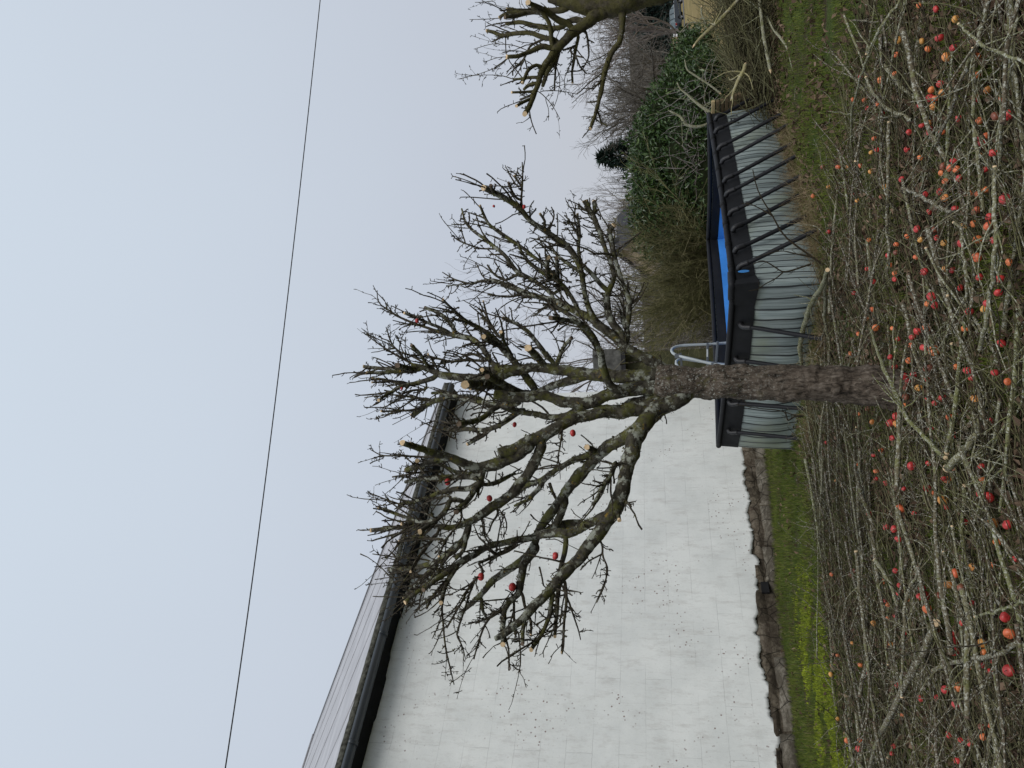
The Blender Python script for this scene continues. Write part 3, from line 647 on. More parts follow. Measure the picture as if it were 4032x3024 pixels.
# (region, points, widths, depth run in m (minus = towards the camera), cut end)
LIMBS = [
 ('n', [(3650, 1530), (3600, 1528), (3560, 1526), (3520, 1525), (3400, 1517), (3200, 1511), (3000, 1506), (2800, 1504), (2720, 1508), (2640, 1512), (2580, 1506)], [240, 205, 172, 156, 146, 136, 129, 124, 126, 140, 120], 0, 0),
 # big limbs (I)
 ('I', [(1950, 600), (1650, 500), (1400, 510), (1100, 500), (850, 470), (550, 430), (350, 400), (150, 410), (-60, 430), (-290, 440)], [190, 165, 150, 135, 125, 110, 100, 95, 90, 85], .35, 0),
 ('I', [(900, 490), (650, 560), (480, 600), (380, 650), (200, 700), (0, 770), (-200, 830)], [90, 90, 75, 65, 60, 55, 45], .5, 0),
 ('I', [(1980, 560), (1850, 500), (1650, 400), (1500, 300), (1300, 200), (1200, 110), (1080, 10), (940, -80)], [170, 150, 125, 110, 98, 92, 88, 85], .1, 0),
 ('I', [(2000, 620), (1700, 650), (1500, 620), (1250, 650), (1100, 700), (1000, 760), (850, 810), (650, 780), (450, 730), (330, 690), (200, 740), (0, 720), (-150, 700)], [200, 170, 150, 135, 130, 130, 135, 125, 115, 112, 118, 120, 100], -.15, 0),
 ('I', [(1900, 640), (1700, 720), (1450, 790), (1250, 860), (1100, 880), (950, 850)], [150, 140, 140, 135, 120, 90], .15, 0),
 ('I', [(1750, 760), (1500, 830), (1250, 890), (1000, 900), (850, 930), (700, 970), (600, 1010), (450, 1110), (300, 1190), (100, 1290), (-100, 1340)], [180, 160, 140, 115, 110, 115, 130, 135, 132, 128, 122], -.45, 0),
 ('I', [(850, 830), (720, 890), (620, 950), (550, 955), (400, 935), (200, 900), (0, 860), (-130, 790)], [80, 85, 85, 72, 60, 58, 62, 55], .25, 0),
 ('I', [(1980, 680), (1800, 770), (1600, 870), (1490, 960), (1420, 1100), (1340, 1300), (1290, 1500), (1270, 1659)], [200, 185, 160, 165, 185, 168, 160, 150], -.5, 0),
 ('I', [(1900, 720), (1700, 850), (1570, 980), (1440, 1130), (1400, 1200)], [150, 130, 110, 100, 90], .2, 0),
 ('I', [(1400, 1060), (1280, 1160), (1150, 1230), (1050, 1310), (950, 1390), (850, 1500), (750, 1620), (640, 1740)], [125, 130, 130, 125, 115, 112, 110, 100], .3, 0),
 ('I', [(1000, 1310), (950, 1330), (850, 1370), (700, 1420), (550, 1500), (450, 1580), (330, 1650), (240, 1660)], [60, 82, 72, 62, 58, 55, 50, 45], .5, 0),
 ('I', [(1500, 600), (1250, 640), (1130, 625), (1060, 530), (1030, 400), (1020, 300), (980, 180), (920, 60), (850, -20), (760, -90)], [90, 98, 92, 84, 80, 76, 73, 70, 66, 62], -.6, 0),
 ('I', [(430, 420), (350, 330), (270, 240), (220, 195)], [75, 78, 76, 74], -.35, 1),
 ('I', [(520, 420), (535, 360), (560, 290), (600, 200), (690, 85)], [42, 42, 44, 38, 32], -.2, 1),
 ('I', [(500, 400), (490, 350), (400, 250), (330, 150), (230, 20), (60, -90), (-50, -130)], [48, 46, 46, 44, 40, 32, 30], .2, 1),
 ('I', [(1290, 170), (1295, 80), (1300, -20), (1240, -120), (1350, -330)], [62, 60, 58, 55, 50], .3, 0),
 ('I', [(1180, 1450), (1130, 1560), (1060, 1660), (1010, 1720)], [40, 36, 28, 18], -.1, 1),
 ('I', [(560, 1000), (590, 1080), (580, 1200), (560, 1300), (540, 1400), (550, 1440)], [28, 24, 20, 16, 12, 8], -.3, 0),
 # right hand part (B)
 ('B', [(1560, 1110), (1480, 1040), (1400, 1000), (1320, 960), (1240, 920), (1130, 900), (1050, 870), (960, 840), (880, 800), (820, 790), (700, 820), (565, 830)], [52, 50, 48, 42, 36, 32, 27, 22, 16, 13, 9, 6], .5, 0),
 ('B', [(1540, 1100), (1480, 1030), (1440, 950), (1430, 890), (1410, 780), (1390, 690), (1350, 610), (1260, 540), (1180, 490), (1090, 430), (1040, 370), (960, 300), (880, 255), (800, 222)], [36, 36, 34, 32, 32, 34, 36, 34, 34, 32, 28, 30, 34, 36], -.5, 1),
 ('B', [(1050, 400), (1030, 320), (1035, 250), (1040, 150), (1037, 60)], [16, 13, 11, 8, 6], -.1, 0),
 ('B', [(1038, 215), (1010, 180), (990, 150)], [12, 13, 13], .1, 1), ('B', [(1010, 220), (970, 160), (950, 120), (930, 80)], [9, 8, 6, 4], .1, 0),
 ('B', [(1000, 290), (970, 240), (953, 192)], [16, 14, 14], -.1, 1), ('B', [(880, 270), (850, 240), (842, 208)], [22, 20, 18], -.1, 1),
 ('B', [(1240, 900), (1160, 830), (1080, 780), (1000, 745), (940, 650), (870, 590), (790, 530), (720, 480), (680, 430), (660, 350)], [20, 20, 22, 24, 22, 20, 18, 15, 12, 9], .4, 0),
 ('B', [(1300, 840), (1240, 760), (1160, 690), (1060, 610), (960, 540), (880, 490), (820, 440), (775, 333)], [16, 18, 18, 18, 18, 18, 16, 13], -.1, 1),
 ('B', [(880, 600), (780, 600), (690, 570), (630, 545), (600, 515)], [10, 9, 8, 7, 5], .1, 0), ('B', [(690, 575), (660, 500), (655, 440)], [8, 7, 5], .1, 0),
 ('B', [(1010, 760), (930, 800), (860, 760), (820, 700)], [16, 14, 12, 10], .1, 0), ('B', [(880, 800), (800, 790), (750, 690)], [10, 8, 5], .1, 0),
 ('B', [(1050, 880), (960, 900), (820, 885)], [14, 12, 8], -.1, 0), ('B', [(700, 815), (610, 790), (540, 745)], [9, 8, 5], .1, 0),
 ('B', [(1300, 860), (1250, 780), (1215, 765)], [20, 20, 20], -.5, 1), ('B', [(1260, 850), (1260, 740), (1250, 660)], [22, 22, 20], -.3, 1), ('B', [(1200, 800), (1190, 730), (1195, 655)], [28, 26, 25], -.3, 1), ('B', [(1180, 650), (1180, 610), (1180, 570)], [10, 9, 8], -.1, 0),
 ('B', [(1680, 1190), (1640, 1110), (1590, 1060), (1568, 990), (1560, 900), (1580, 840), (1615, 780), (1600, 710), (1560, 620), (1530, 530), (1500, 440), (1460, 370), (1430, 305)], [44, 46, 46, 44, 42, 34, 26, 24, 24, 26, 28, 28, 30], .35, 1),
 ('B', [(1475, 400), (1490, 360), (1485, 310)], [22, 22, 24], .1, 1),
 ('B', [(1690, 1100), (1705, 1000), (1700, 900), (1660, 830), (1640, 740), (1610, 650), (1600, 560), (1575, 500), (1605, 455)], [34, 32, 30, 26, 24, 22, 22, 24, 26], .0, 1), ('B', [(1590, 540), (1570, 490), (1580, 458)], [16, 15, 15], .1, 1),
 ('B', [(1570, 860), (1530, 830), (1460, 740), (1400, 690), (1385, 600), (1395, 500), (1380, 385)], [28, 26, 22, 20, 18, 17, 14], .2, 1),
 ('B', [(1395, 540), (1350, 450), (1310, 400), (1300, 390)], [12, 10, 8, 6], .1, 0), ('B', [(1390, 500), (1360, 420), (1370, 320)], [12, 9, 5], .1, 0),
 ('B', [(1180, 500), (1230, 430), (1240, 380), (1218, 340)], [12, 10, 8, 6], .1, 0), ('B', [(1150, 480), (1190, 440), (1150, 385)], [15, 14, 14], .1, 1),
 ('B', [(1090, 440), (1080, 340), (1110, 300)], [10, 8, 5], .1, 0), ('B', [(1500, 640), (1440, 600), (1300, 560), (1280, 500)], [10, 9, 7, 5], .2, 0),
 ('B', [(1440, 770), (1330, 700), (1250, 640), (1200, 560)], [22, 20, 16, 12], .4, 0),
 ('B', [(1400, 1000), (1300, 830), (1180, 760), (1080, 690), (1020, 600), (1010, 560)], [22, 22, 20, 18, 14, 10], -.2, 0),
 ('B', [(1380, 1060), (1300, 1040), (1215, 1030)], [26, 24, 24], -.3, 1),
 ('B', [(1460, 1130), (1390, 1050), (1250, 960), (1150, 900)], [30, 24, 20, 16], .1, 0), ('B', [(1240, 940), (1180, 960), (1120, 990)], [10, 8, 5], -.1, 0),
 # crown centre (G)
 ('G', [(2212, 790), (2050, 810), (1896, 850), (1750, 920), (1600, 930), (1400, 905), (1200, 900), (1050, 870), (950, 820), (850, 780), (700, 750)], [110, 112, 112, 112, 108, 98, 92, 80, 70, 62, 45], .1, 0),
 ('G', [(2212, 1000), (2130, 930), (2060, 810), (1990, 720), (1900, 620), (1830, 550), (1760, 470), (1660, 370), (1550, 285), (1430, 240), (1330, 180), (1240, 80), (1150, 0), (1090, -60)], [105, 100, 88, 80, 74, 70, 66, 58, 46, 42, 36, 30, 27, 26], -.5, 1),
 ('G', [(2150, 1130), (2050, 1110), (1950, 1060), (1850, 1000), (1750, 940), (1640, 895)], [120, 115, 100, 92, 82, 66], -.8, 1),
 ('G', [(2020, 870), (1900, 850), (1780, 790), (1670, 710), (1620, 600), (1560, 500), (1480, 430), (1380, 400), (1260, 385), (1150, 360), (1000, 325), (910, 330)], [75, 72, 66, 60, 56, 60, 64, 62, 60, 52, 44, 34], .4, 0),
 ('G', [(1000, 325), (870, 280), (750, 240), (530, 150), (400, 60), (300, 0), (265, -100), (270, -180)], [32, 28, 26, 22, 18, 15, 12, 8], .1, 0),
 ('G', [(1190, 350), (1050, 285), (900, 225), (750, 160), (615, 105)], [42, 36, 32, 30, 30], -.2, 1), ('G', [(1240, 370), (1225, 290), (1170, 210), (1080, 130), (980, 70), (870, 38)], [55, 50, 44, 40, 38, 36], .15, 1),
 ('G', [(540, 600), (545, 500), (585, 380), (650, 290), (725, 215)], [12, 10, 9, 8, 7], -.1, 0), ('G', [(910, 790), (860, 700), (800, 600), (700, 512)], [40, 36, 36, 36], -.2, 1),
 ('G', [(850, 800), (700, 740), (560, 655), (400, 565), (280, 480), (155, 395)], [30, 28, 24, 20, 16, 8], .1, 0), ('G', [(600, 640), (540, 580), (450, 500), (410, 370), (378, 275)], [24, 22, 20, 16, 10], -.1, 0), ('G', [(1000, 800), (850, 720), (700, 640), (580, 590)], [24, 22, 20, 16], .1, 0), ('G', [(440, 500), (400, 450), (390, 430)], [10, 8, 6], .1, 0),
 ('G', [(820, 820), (700, 805), (520, 800), (380, 800), (105, 768)], [44, 42, 40, 38, 36], .15, 1), ('G', [(760, 840), (650, 830), (500, 830), (370, 845), (140, 850)], [42, 40, 38, 36, 32], -.15, 1), ('G', [(760, 820), (650, 790), (525, 752)], [62, 60, 56], -.3, 1),
 ('G', [(1000, 900), (850, 950), (700, 985), (560, 990), (430, 945), (215, 912)], [60, 54, 46, 38, 30, 24], .2, 1), ('G', [(470, 960), (380, 960), (210, 965)], [22, 20, 20], -.1, 1),
 ('G', [(800, 985), (680, 985), (560, 1010), (450, 1090), (330, 1150), (290, 1185)], [44, 40, 38, 36, 32, 30], -.3, 1), ('G', [(340, 1130), (250, 1130), (112, 1158)], [15, 13, 10], .1, 0), ('G', [(900, 1060), (700, 1060), (600, 1100), (550, 1130)], [26, 22, 18, 14], .1, 1),
 ('G', [(1500, 1150), (1250, 1150), (1100, 1160), (950, 1210), (850, 1270), (780, 1330), (712, 1378)], [70, 68, 66, 62, 60, 58, 58], .4, 1), ('G', [(900, 1240), (800, 1290), (700, 1310), (500, 1322), (325, 1325)], [34, 28, 24, 22, 20], -.2, 1),
 ('G', [(760, 1170), (680, 1200), (600, 1260), (450, 1340), (350, 1408), (240, 1412)], [20, 18, 16, 14, 12, 7], .1, 0), ('G', [(950, 1180), (800, 1170), (700, 1145), (600, 1130), (420, 1120)], [36, 32, 28, 22, 12], .1, 0), ('G', [(640, 1140), (500, 1200), (400, 1260), (310, 1282)], [15, 13, 12, 7], .1, 0),
 ('G', [(1620, 700), (1400, 690), (1200, 710), (1050, 680), (880, 630)], [32, 30, 26, 24, 18], .2, 1), ('G', [(1040, 840), (980, 720), (905, 618)], [24, 22, 18], -.1, 1), ('G', [(1200, 860), (1150, 810), (1060, 765), (900, 745)], [22, 20, 18, 14], .2, 0),
 ('G', [(1750, 900), (1660, 860), (1575, 810)], [46, 46, 44], -.4, 1), ('G', [(1900, 1060), (1750, 1000), (1560, 985), (1450, 1000), (1360, 995)], [110, 108, 104, 100, 96], -.8, 1), ('G', [(1700, 1010), (1550, 1040), (1425, 1045)], [34, 32, 32], -.4, 1),
 ('G', [(2050, 1230), (1850, 1250), (1700, 1240), (1500, 1200), (1300, 1150), (1100, 1100), (950, 1100)], [80, 76, 66, 58, 52, 42, 30], .6, 0),
 ('G', [(1800, 1260), (1700, 1300), (1620, 1380), (1510, 1440), (1400, 1460), (1290, 1482)], [62, 64, 62, 60, 58, 56], -.5, 1), ('G', [(2100, 1300), (2000, 1350), (1900, 1430), (1750, 1520), (1600, 1560), (1400, 1540), (1250, 1560), (1100, 1550)], [62, 62, 58, 54, 48, 42, 36, 28], .5, 0), ('G', [(1660, 1555), (1600, 1620), (1540, 1650), (1400, 1730)], [52, 50, 46, 40], .1, 1),
 ('G', [(1250, 1690), (1180, 1640), (980, 1530), (870, 1480), (850, 1465)], [18, 15, 14, 11, 8], .1, 0), ('G', [(1050, 1430), (950, 1450), (800, 1500)], [16, 14, 10], .1, 0), ('G', [(1300, 1500), (1180, 1480), (1050, 1440)], [20, 17, 15], .3, 0),
 ('G', [(1960, 650), (1870, 510), (1830, 420), (1808, 342)], [40, 38, 36, 36], -.4, 1), ('G', [(1800, 430), (1690, 270), (1640, 160), (1600, 0), (1590, -40)], [38, 34, 26, 18, 16], .1, 1), ('G', [(1740, 480), (1660, 440), (1595, 395)], [54, 52, 52], -.5, 1), ('G', [(1680, 330), (1660, 200), (1560, 160)], [26, 22, 16], .2, 0),
 ('G', [(1560, 290), (1480, 250), (1300, 200), (1200, 150)], [26, 24, 20, 14], -.3, 0), ('G', [(1650, 700), (1500, 620), (1420, 600), (1320, 650)], [34, 28, 24, 14], .2, 0), ('G', [(1480, 470), (1350, 500), (1270, 560), (1230, 590)], [18, 14, 10, 6], .2, 0),
 ('G', [(1100, 420), (1000, 400), (930, 450), (850, 415)], [14, 12, 10, 6], .1, 0),
 # left part, upper (H)
 ('H', [(1659, 130), (1450, 240), (1250, 320), (1150, 350), (1050, 310), (950, 262), (800, 220), (650, 165), (515, 120)], [120, 110, 102, 92, 84, 74, 68, 58, 46], -.5, 1), ('H', [(650, 180), (560, 145), (440, 105)], [46, 46, 46], -.2, 1),
 ('H', [(1190, 330), (1175, 450), (1110, 545), (1040, 650), (942, 748)], [74, 58, 50, 44, 42], -.5, 1),
 ('H', [(1750, 130), (1700, 220), (1640, 350), (1560, 470), (1450, 590), (1300, 690), (1150, 790), (1050, 850), (900, 900), (780, 885)], [100, 98, 95, 92, 90, 84, 76, 66, 54, 44], -.2, 0), ('H', [(800, 885), (640, 872), (430, 888), (150, 920)], [40, 38, 36, 34], .1, 1),
 ('H', [(700, 900), (560, 870), (435, 862)], [26, 24, 22], -.2, 1),
 ('H', [(2130, 860), (1950, 870), (1800, 930), (1659, 985), (1500, 1010), (1300, 1045), (1200, 1095), (1100, 1150), (1000, 1205), (900, 1260), (830, 1340), (720, 1392), (640, 1472)], [95, 88, 80, 62, 60, 62, 62, 60, 56, 50, 46, 42, 40], -.5, 1),
 ('H', [(1060, 860), (1025, 1000), (900, 1110), (780, 1205), (620, 1262), (430, 1290), (310, 1288)], [66, 70, 70, 58, 50, 42, 34], .5, 0), ('H', [(1030, 900), (1030, 1000), (1010, 1100), (930, 1190)], [40, 38, 34, 30], -.1, 0),
 ('H', [(900, 250), (800, 270), (700, 285), (580, 325), (478, 355)], [56, 54, 54, 52, 48], .2, 1), ('H', [(740, 240), (550, 232), (400, 222), (240, 225), (138, 165)], [18, 16, 14, 12, 7], .1, 0), ('H', [(560, 290), (575, 270)], [34, 32], -.3, 1), ('H', [(240, 228), (190, 240), (148, 258)], [9, 8, 5], .1, 0),
 ('H', [(1100, 420), (900, 420), (740, 430), (600, 440), (465, 468)], [44, 42, 42, 38, 28], .3, 0), ('H', [(800, 360), (620, 375), (480, 400), (343, 422)], [18, 16, 15, 13], .1, 0), ('H', [(1150, 400), (950, 380), (850, 330), (750, 300)], [40, 34, 28, 20], .2, 0),
 ('H', [(1150, 480), (1050, 540), (900, 540), (800, 560), (700, 605), (560, 650), (408, 676)], [46, 46, 42, 36, 30, 26, 22], .2, 1), ('H', [(1000, 640), (880, 630), (860, 720), (750, 825), (650, 895), (600, 932)], [40, 42, 46, 42, 38, 36], -.3, 1), ('H', [(770, 815), (620, 850), (500, 810), (400, 772), (222, 710)], [30, 30, 30, 30, 28], .2, 1),
 ('H', [(760, 810), (640, 750), (520, 730), (400, 672), (250, 620), (122, 568)], [18, 16, 15, 13, 12, 9], .3, 0), ('H', [(230, 640), (150, 600), (110, 665)], [7, 6, 4], .1, 0), ('H', [(1000, 760), (985, 830), (900, 930), (830, 1030), (778, 1160)], [20, 18, 17, 16, 14], -.4, 1),
 ('H', [(800, 1000), (700, 1000), (600, 972), (500, 982), (410, 1020)], [26, 24, 22, 20, 18], .2, 1), ('H', [(500, 985), (410, 1030), (330, 1150), (235, 1185)], [14, 12, 10, 6], -.1, 0),
 ('H', [(700, 1200), (560, 1180), (430, 1180), (300, 1162), (158, 1140)], [16, 14, 13, 11, 8], .1, 0), ('H', [(780, 940), (740, 980), (640, 1100), (560, 1210), (515, 1302)], [28, 26, 24, 22, 18], -.4, 1), ('H', [(960, 1280), (800, 1300), (600, 1352), (400, 1392), (288, 1412)], [28, 22, 18, 16, 10], .2, 0),
 ('H', [(760, 1250), (660, 1340), (560, 1430), (458, 1540)], [46, 46, 42, 34], .3, 1), ('H', [(800, 1290), (700, 1382), (600, 1470), (468, 1590)], [42, 38, 36, 34], -.2, 1), ('H', [(700, 1400), (640, 1450), (600, 1560), (598, 1645)], [20, 18, 15, 12], .1, 1),
 ('H', [(960, 1230), (900, 1320), (860, 1400), (820, 1500), (798, 1595)], [42, 38, 36, 34, 28], -.4, 1), ('H', [(880, 1360), (810, 1425), (720, 1530), (660, 1655)], [26, 24, 22, 18], -.1, 0), ('H', [(700, 1360), (600, 1440), (520, 1640)], [20, 16, 10], .2, 0),
 ('H', [(600, 1350), (520, 1300), (430, 1235)], [26, 20, 14], .2, 0), ('H', [(900, 600), (800, 600), (700, 640), (600, 690)], [22, 18, 14, 8], .4, 0), ('H', [(1200, 500), (1300, 480), (1420, 420), (1490, 390)], [30, 40, 36, 20], .3, 0),
 ('H', [(1200, 830), (1200, 930), (1240, 1000), (1280, 1025)], [16, 14, 12, 8], -.1, 0), ('H', [(1340, 760), (1270, 850), (1250, 930)], [20, 16, 10], .1, 0), ('H', [(1370, 740), (1410, 840), (1415, 910), (1370, 1000)], [14, 12, 11, 7], -.1, 0),
 ('H', [(1480, 1040), (1380, 1130), (1250, 1180), (1150, 1230)], [30, 34, 30, 20], -.3, 0),
 # left part, lower (A)
 ('A', [(1270, 690), (1232, 790), (1180, 870), (1130, 960), (1060, 1040), (980, 1130), (920, 1200), (850, 1270), (780, 1350), (700, 1420), (650, 1440)], [72, 68, 64, 60, 56, 52, 46, 42, 38, 32, 24], -.7, 0),
 ('A', [(1170, 860), (1080, 910), (1010, 945), (920, 950), (850, 955)], [46, 44, 44, 44, 38], .2, 0),
 ('A', [(1050, 640), (1000, 730), (960, 790), (890, 880), (855, 940), (830, 1010), (800, 1060), (730, 1110), (640, 1165), (600, 1220), (540, 1280), (490, 1320)], [50, 46, 44, 40, 34, 34, 34, 32, 30, 26, 20, 12], .3, 0),
 ('A', [(985, 790), (960, 850), (930, 920), (910, 950)], [36, 34, 32, 30], -.1, 0), ('A', [(945, 800), (920, 760), (905, 715)], [12, 12, 14], .1, 0),
 ('A', [(900, 680), (870, 705), (850, 745), (800, 795), (742, 820)], [26, 22, 19, 16, 10], .2, 0), ('A', [(860, 705), (800, 718), (755, 765)], [24, 22, 14], .4, 0),
 ('A', [(850, 1000), (785, 1090), (768, 1180), (770, 1225), (720, 1260), (692, 1310), (686, 1380), (688, 1465)], [40, 36, 34, 30, 27, 25, 24, 22], -.5, 1),
 ('A', [(780, 1230), (790, 1290), (820, 1360), (818, 1420)], [14, 12, 11, 10], -.2, 1), ('A', [(740, 1250), (738, 1330), (745, 1420)], [11, 10, 9], .1, 0), ('A', [(790, 1350), (780, 1400), (780, 1462)], [18, 16, 15], -.2, 1),
 ('A', [(985, 980), (970, 1060), (950, 1150), (945, 1250), (935, 1350), (930, 1428)], [22, 20, 20, 18, 15, 13], -.5, 1), ('A', [(920, 1210), (910, 1320), (870, 1420), (820, 1490)], [20, 18, 18, 16], -.3, 1),
 ('A', [(975, 1160), (985, 1260), (975, 1350), (970, 1430), (962, 1503)], [14, 12, 11, 10, 8], -.3, 1), ('A', [(960, 1180), (1000, 1280), (1040, 1400), (1050, 1445)], [9, 8, 6, 4], -.2, 0),
 ('A', [(1130, 960), (1155, 1010), (1150, 1050), (1178, 1110), (1162, 1190), (1125, 1272)], [9, 8, 8, 7, 7, 4], -.3, 0), ('A', [(1160, 1040), (1080, 1080), (1050, 1120)], [7, 6, 4], -.1, 0),
 ('A', [(1215, 610), (1190, 680), (1150, 730), (1128, 790), (1105, 815)], [20, 18, 16, 14, 12], -.3, 0), ('A', [(1245, 790), (1275, 810), (1285, 822)], [16, 12, 9], -.2, 0), ('A', [(1225, 850), (1230, 885)], [18, 15], -.2, 1),
 ('A', [(470, 1090), (440, 1130), (420, 1200), (402, 1290), (410, 1400), (422, 1500), (440, 1570), (460, 1655)], [14, 13, 11, 9, 8, 7, 6, 4], -.3, 0), ('A', [(600, 1130), (540, 1180), (500, 1260), (425, 1390)], [12, 10, 9, 7], -.1, 0),
 ('A', [(560, 1160), (535, 1220), (510, 1300), (470, 1420), (500, 1480), (512, 1532)], [10, 9, 8, 8, 6, 4], .1, 0), ('A', [(650, 1310), (600, 1380), (575, 1450), (552, 1535)], [10, 9, 8, 6], -.1, 0), ('A', [(700, 1290), (640, 1330), (560, 1370)], [10, 8, 5], .1, 0),
 ('A', [(590, 1250), (590, 1310), (610, 1340)], [18, 14, 9], .1, 0), ('A', [(640, 1020), (600, 960), (590, 900)], [8, 7, 4], -.1, 0), ('A', [(620, 1060), (700, 1040), (760, 1000)], [12, 12, 10], .1, 0),
 ('A', [(700, 1470), (715, 1530), (722, 1578)], [5, 5, 4], -.1, 1), ('A', [(760, 1400), (770, 1500), (770, 1570), (757, 1600)], [7, 6, 5, 3], -.1, 0), ('A', [(1110, 560), (1080, 545)], [30, 22], -.2, 1),
]
def lobj_tree(name, label, cat, base, limbs, y0, seed, barkm, trunkm, spur=1.0, apples=None, knob=.10):
    r = np.random.default_rng(seed); rr = random.Random(seed)
    T = empty(name, tuple(base)); tag(T, label, cat); off = np.array(base)
    known = []      # (px,py,ydepth)
    info = []
    for idx, (rg, pts, wd_, dy, cut) in enumerate(limbs):
        p2 = np.array(nat(rg, pts), float); sc_ = RG[rg][2]; wv = np.array(wd_, float)*sc_
        if idx == 0: ys = float(y0); info_par = None
        else:
            K = np.concatenate(known); dd = np.hypot(K[:, 0]-p2[0, 0], K[:, 1]-p2[0, 1]); near = np.argsort(dd)[:1]; ys = float(K[near[0], 2])
        if idx:
            q0 = K[near[0], :2]; gap = np.hypot(*(q0-p2[0]))
            if 4 < gap < 130: p2 = np.vstack([q0, p2]); wv = np.r_[wv[0]*.8, wv]
        wv = np.where(wv < 20, wv*1.18, wv*1.03)
        ln = np.hypot(*np.diff(p2, axis=0).T).sum()
        n = int(max(6, min(60, ln/ (14 if idx else 12))))
        a = resample(np.c_[p2, wv], n); a[:, 2] = np.interp(np.linspace(0, 1, n), np.linspace(0, 1, len(wv)), wv) if False else a[:, 2]
        t = np.linspace(0, 1, n); prof = t**1.3
        if cut and dy < -.25: prof = .55*t**1.2+.45*t**4
        yy = ys+dy*prof
        if idx == 0: yy = ys+.0*t
        known.append(np.c_[a[:, :2], yy])
        P = np.array([aty(x, y, d) for x, y, d in zip(a[:, 0], a[:, 1], yy)])
        R = np.array([.5*w_*pxscale(p) for w_, p in zip(a[:, 2], P)])
        if n > 8:
            kn = np.array([mnoise.noise((p[0]*7, p[1]*7, p[2]*7)) for p in P]); R = R*(1+knob*kn)
            if idx: P[1:-1] += np.array([[mnoise.noise((p[0]*9, p[2]*9, 1+q)) for q in range(3)] for p in P[1:-1]])*R[1:-1, None]*.35
        big = R.max() > .035
        sd = 36 if idx == 0 else (14 if big else 8)
        if big:
            n2 = n*3; P = resample(P, n2); R = np.interp(np.linspace(0, 1, n2), np.linspace(0, 1, n), R)
        V, Q = tubes(P[None], R[None], sd)
        if big:
            cx = np.repeat(P, sd, axis=0); rad = V-cx
            f_ = np.array([mnoise.noise(tuple(v*(9 if idx else 6)))*.16+mnoise.noise(tuple(v*28))*.10+(mnoise.noise((v[0]*40, v[1]*40, v[2]*7))*.09 if idx == 0 else 0) for v in V])
            V = cx+rad*(1+f_[:, None])
        faces = [Q]
        endc = len(V); V = np.vstack([V, P[-1:]]) ; k = np.arange(sd); b0 = endc-sd
        faces.append(np.stack([b0+k, b0+(k+1) % sd, np.full(sd, endc)], 1))
        o = npmesh('trunk' if idx == 0 else 'branch', V, faces, trunkm if idx == 0 else (barkm if R.mean() > .014 else M['bark_small']), T, origin=off); o.location = (0, 0, 0)
        info.append((o, P, R, dy))
        if cut:
            tv = P[-1]-P[-3]; tv /= np.linalg.norm(tv); tc_ = (C0-P[-1]); tc_ /= np.linalg.norm(tc_)
            nv = tv*.75+tc_*(.45 if dy < -.25 else .1)+r.normal(0, .12, 3); nv /= np.linalg.norm(nv)
            u_ = np.cross(nv, Zu+.01); u_ /= np.linalg.norm(u_); v_ = np.cross(nv, u_); m_ = 12; rad = R[-1]*1.0+.0005
            ang = np.arange(m_)*2*math.pi/m_; jit = 1+.06*r.normal(size=m_)
            rg_ = P[-1]+nv*.010+(np.cos(ang)*jit)[:, None]*u_*rad+(np.sin(ang)*jit)[:, None]*v_*rad; rb = rg_-nv*.016-(rg_-P[-1])*.02
            VV = np.vstack([rg_, rb]); kk = np.arange(m_); FF = [np.array([list(kk)]), np.stack([kk, m_+kk, m_+(kk+1) % m_, (kk+1) % m_], 1)]
            fresh = rr.random() < .72
            ce = npmesh('cut_end', VV, FF, M['cutwood' if fresh else 'oldwood'], o, smooth=False, origin=off); ce.location = (0, 0, 0)
        # spurs and short twigs
        if idx:
            L3 = np.linalg.norm(np.diff(P, axis=0), axis=1).sum(); mr = R.mean()
            dens = (24 if mr < .03 else 9)*spur
            ns = int(L3*dens+rr.random())
            if ns:
                tt = r.uniform(.12, 1., ns); ii = np.clip((tt*(len(P)-1)).astype(int), 1, len(P)-2); Pb = P[ii]
                tg = P[ii+1]-P[ii-1]; tg /= np.linalg.norm(tg, axis=1, keepdims=True)
                rnd3 = r.normal(size=(ns, 3)); D = np.cross(tg, rnd3); D /= np.linalg.norm(D, axis=1, keepdims=True); D = D+tg*r.uniform(.0, .9, (ns, 1)); D[:, 2] += .25
                Lg = r.gamma(2.0, .026, ns)*(1+(r.random(ns) < .16)*1.8)+.018
                W = walk(Pb, D, Lg, 6, .20, .05, r); r0 = np.minimum(.0078, R[ii]*.65)*r.uniform(.6, 1.2, ns)
                Bt = Batch(); rad = r0[:, None]*np.array([1, .8, .75, .65, .62, .8])[None]*(1+.22*r.normal(size=(ns, 6))); Bt.tubes(W, np.abs(rad)+.0008, 4, r.random(ns))
                sel = np.repeat(np.arange(ns), 3)[r.random(ns*3) < .75]
                if len(sel):
                    k_ = r.integers(2, 5, len(sel)); W2 = walk(W[sel, k_], r.normal(size=(len(sel), 3))+(W[sel, 5]-W[sel, 0])*6, r.uniform(.012, .045, len(sel)), 4, .3, .05, r)
                    Bt.tubes(W2, np.broadcast_to(r.uniform(.0028, .005, (len(sel), 1))*np.linspace(1, .7, 4), (len(sel), 4)), 3, r.random(len(sel)))
                so_ = Bt.build('twigs', M['bark_small'], o, origin=off); so_.location = (0, 0, 0); tag(so_, kind='stuff')
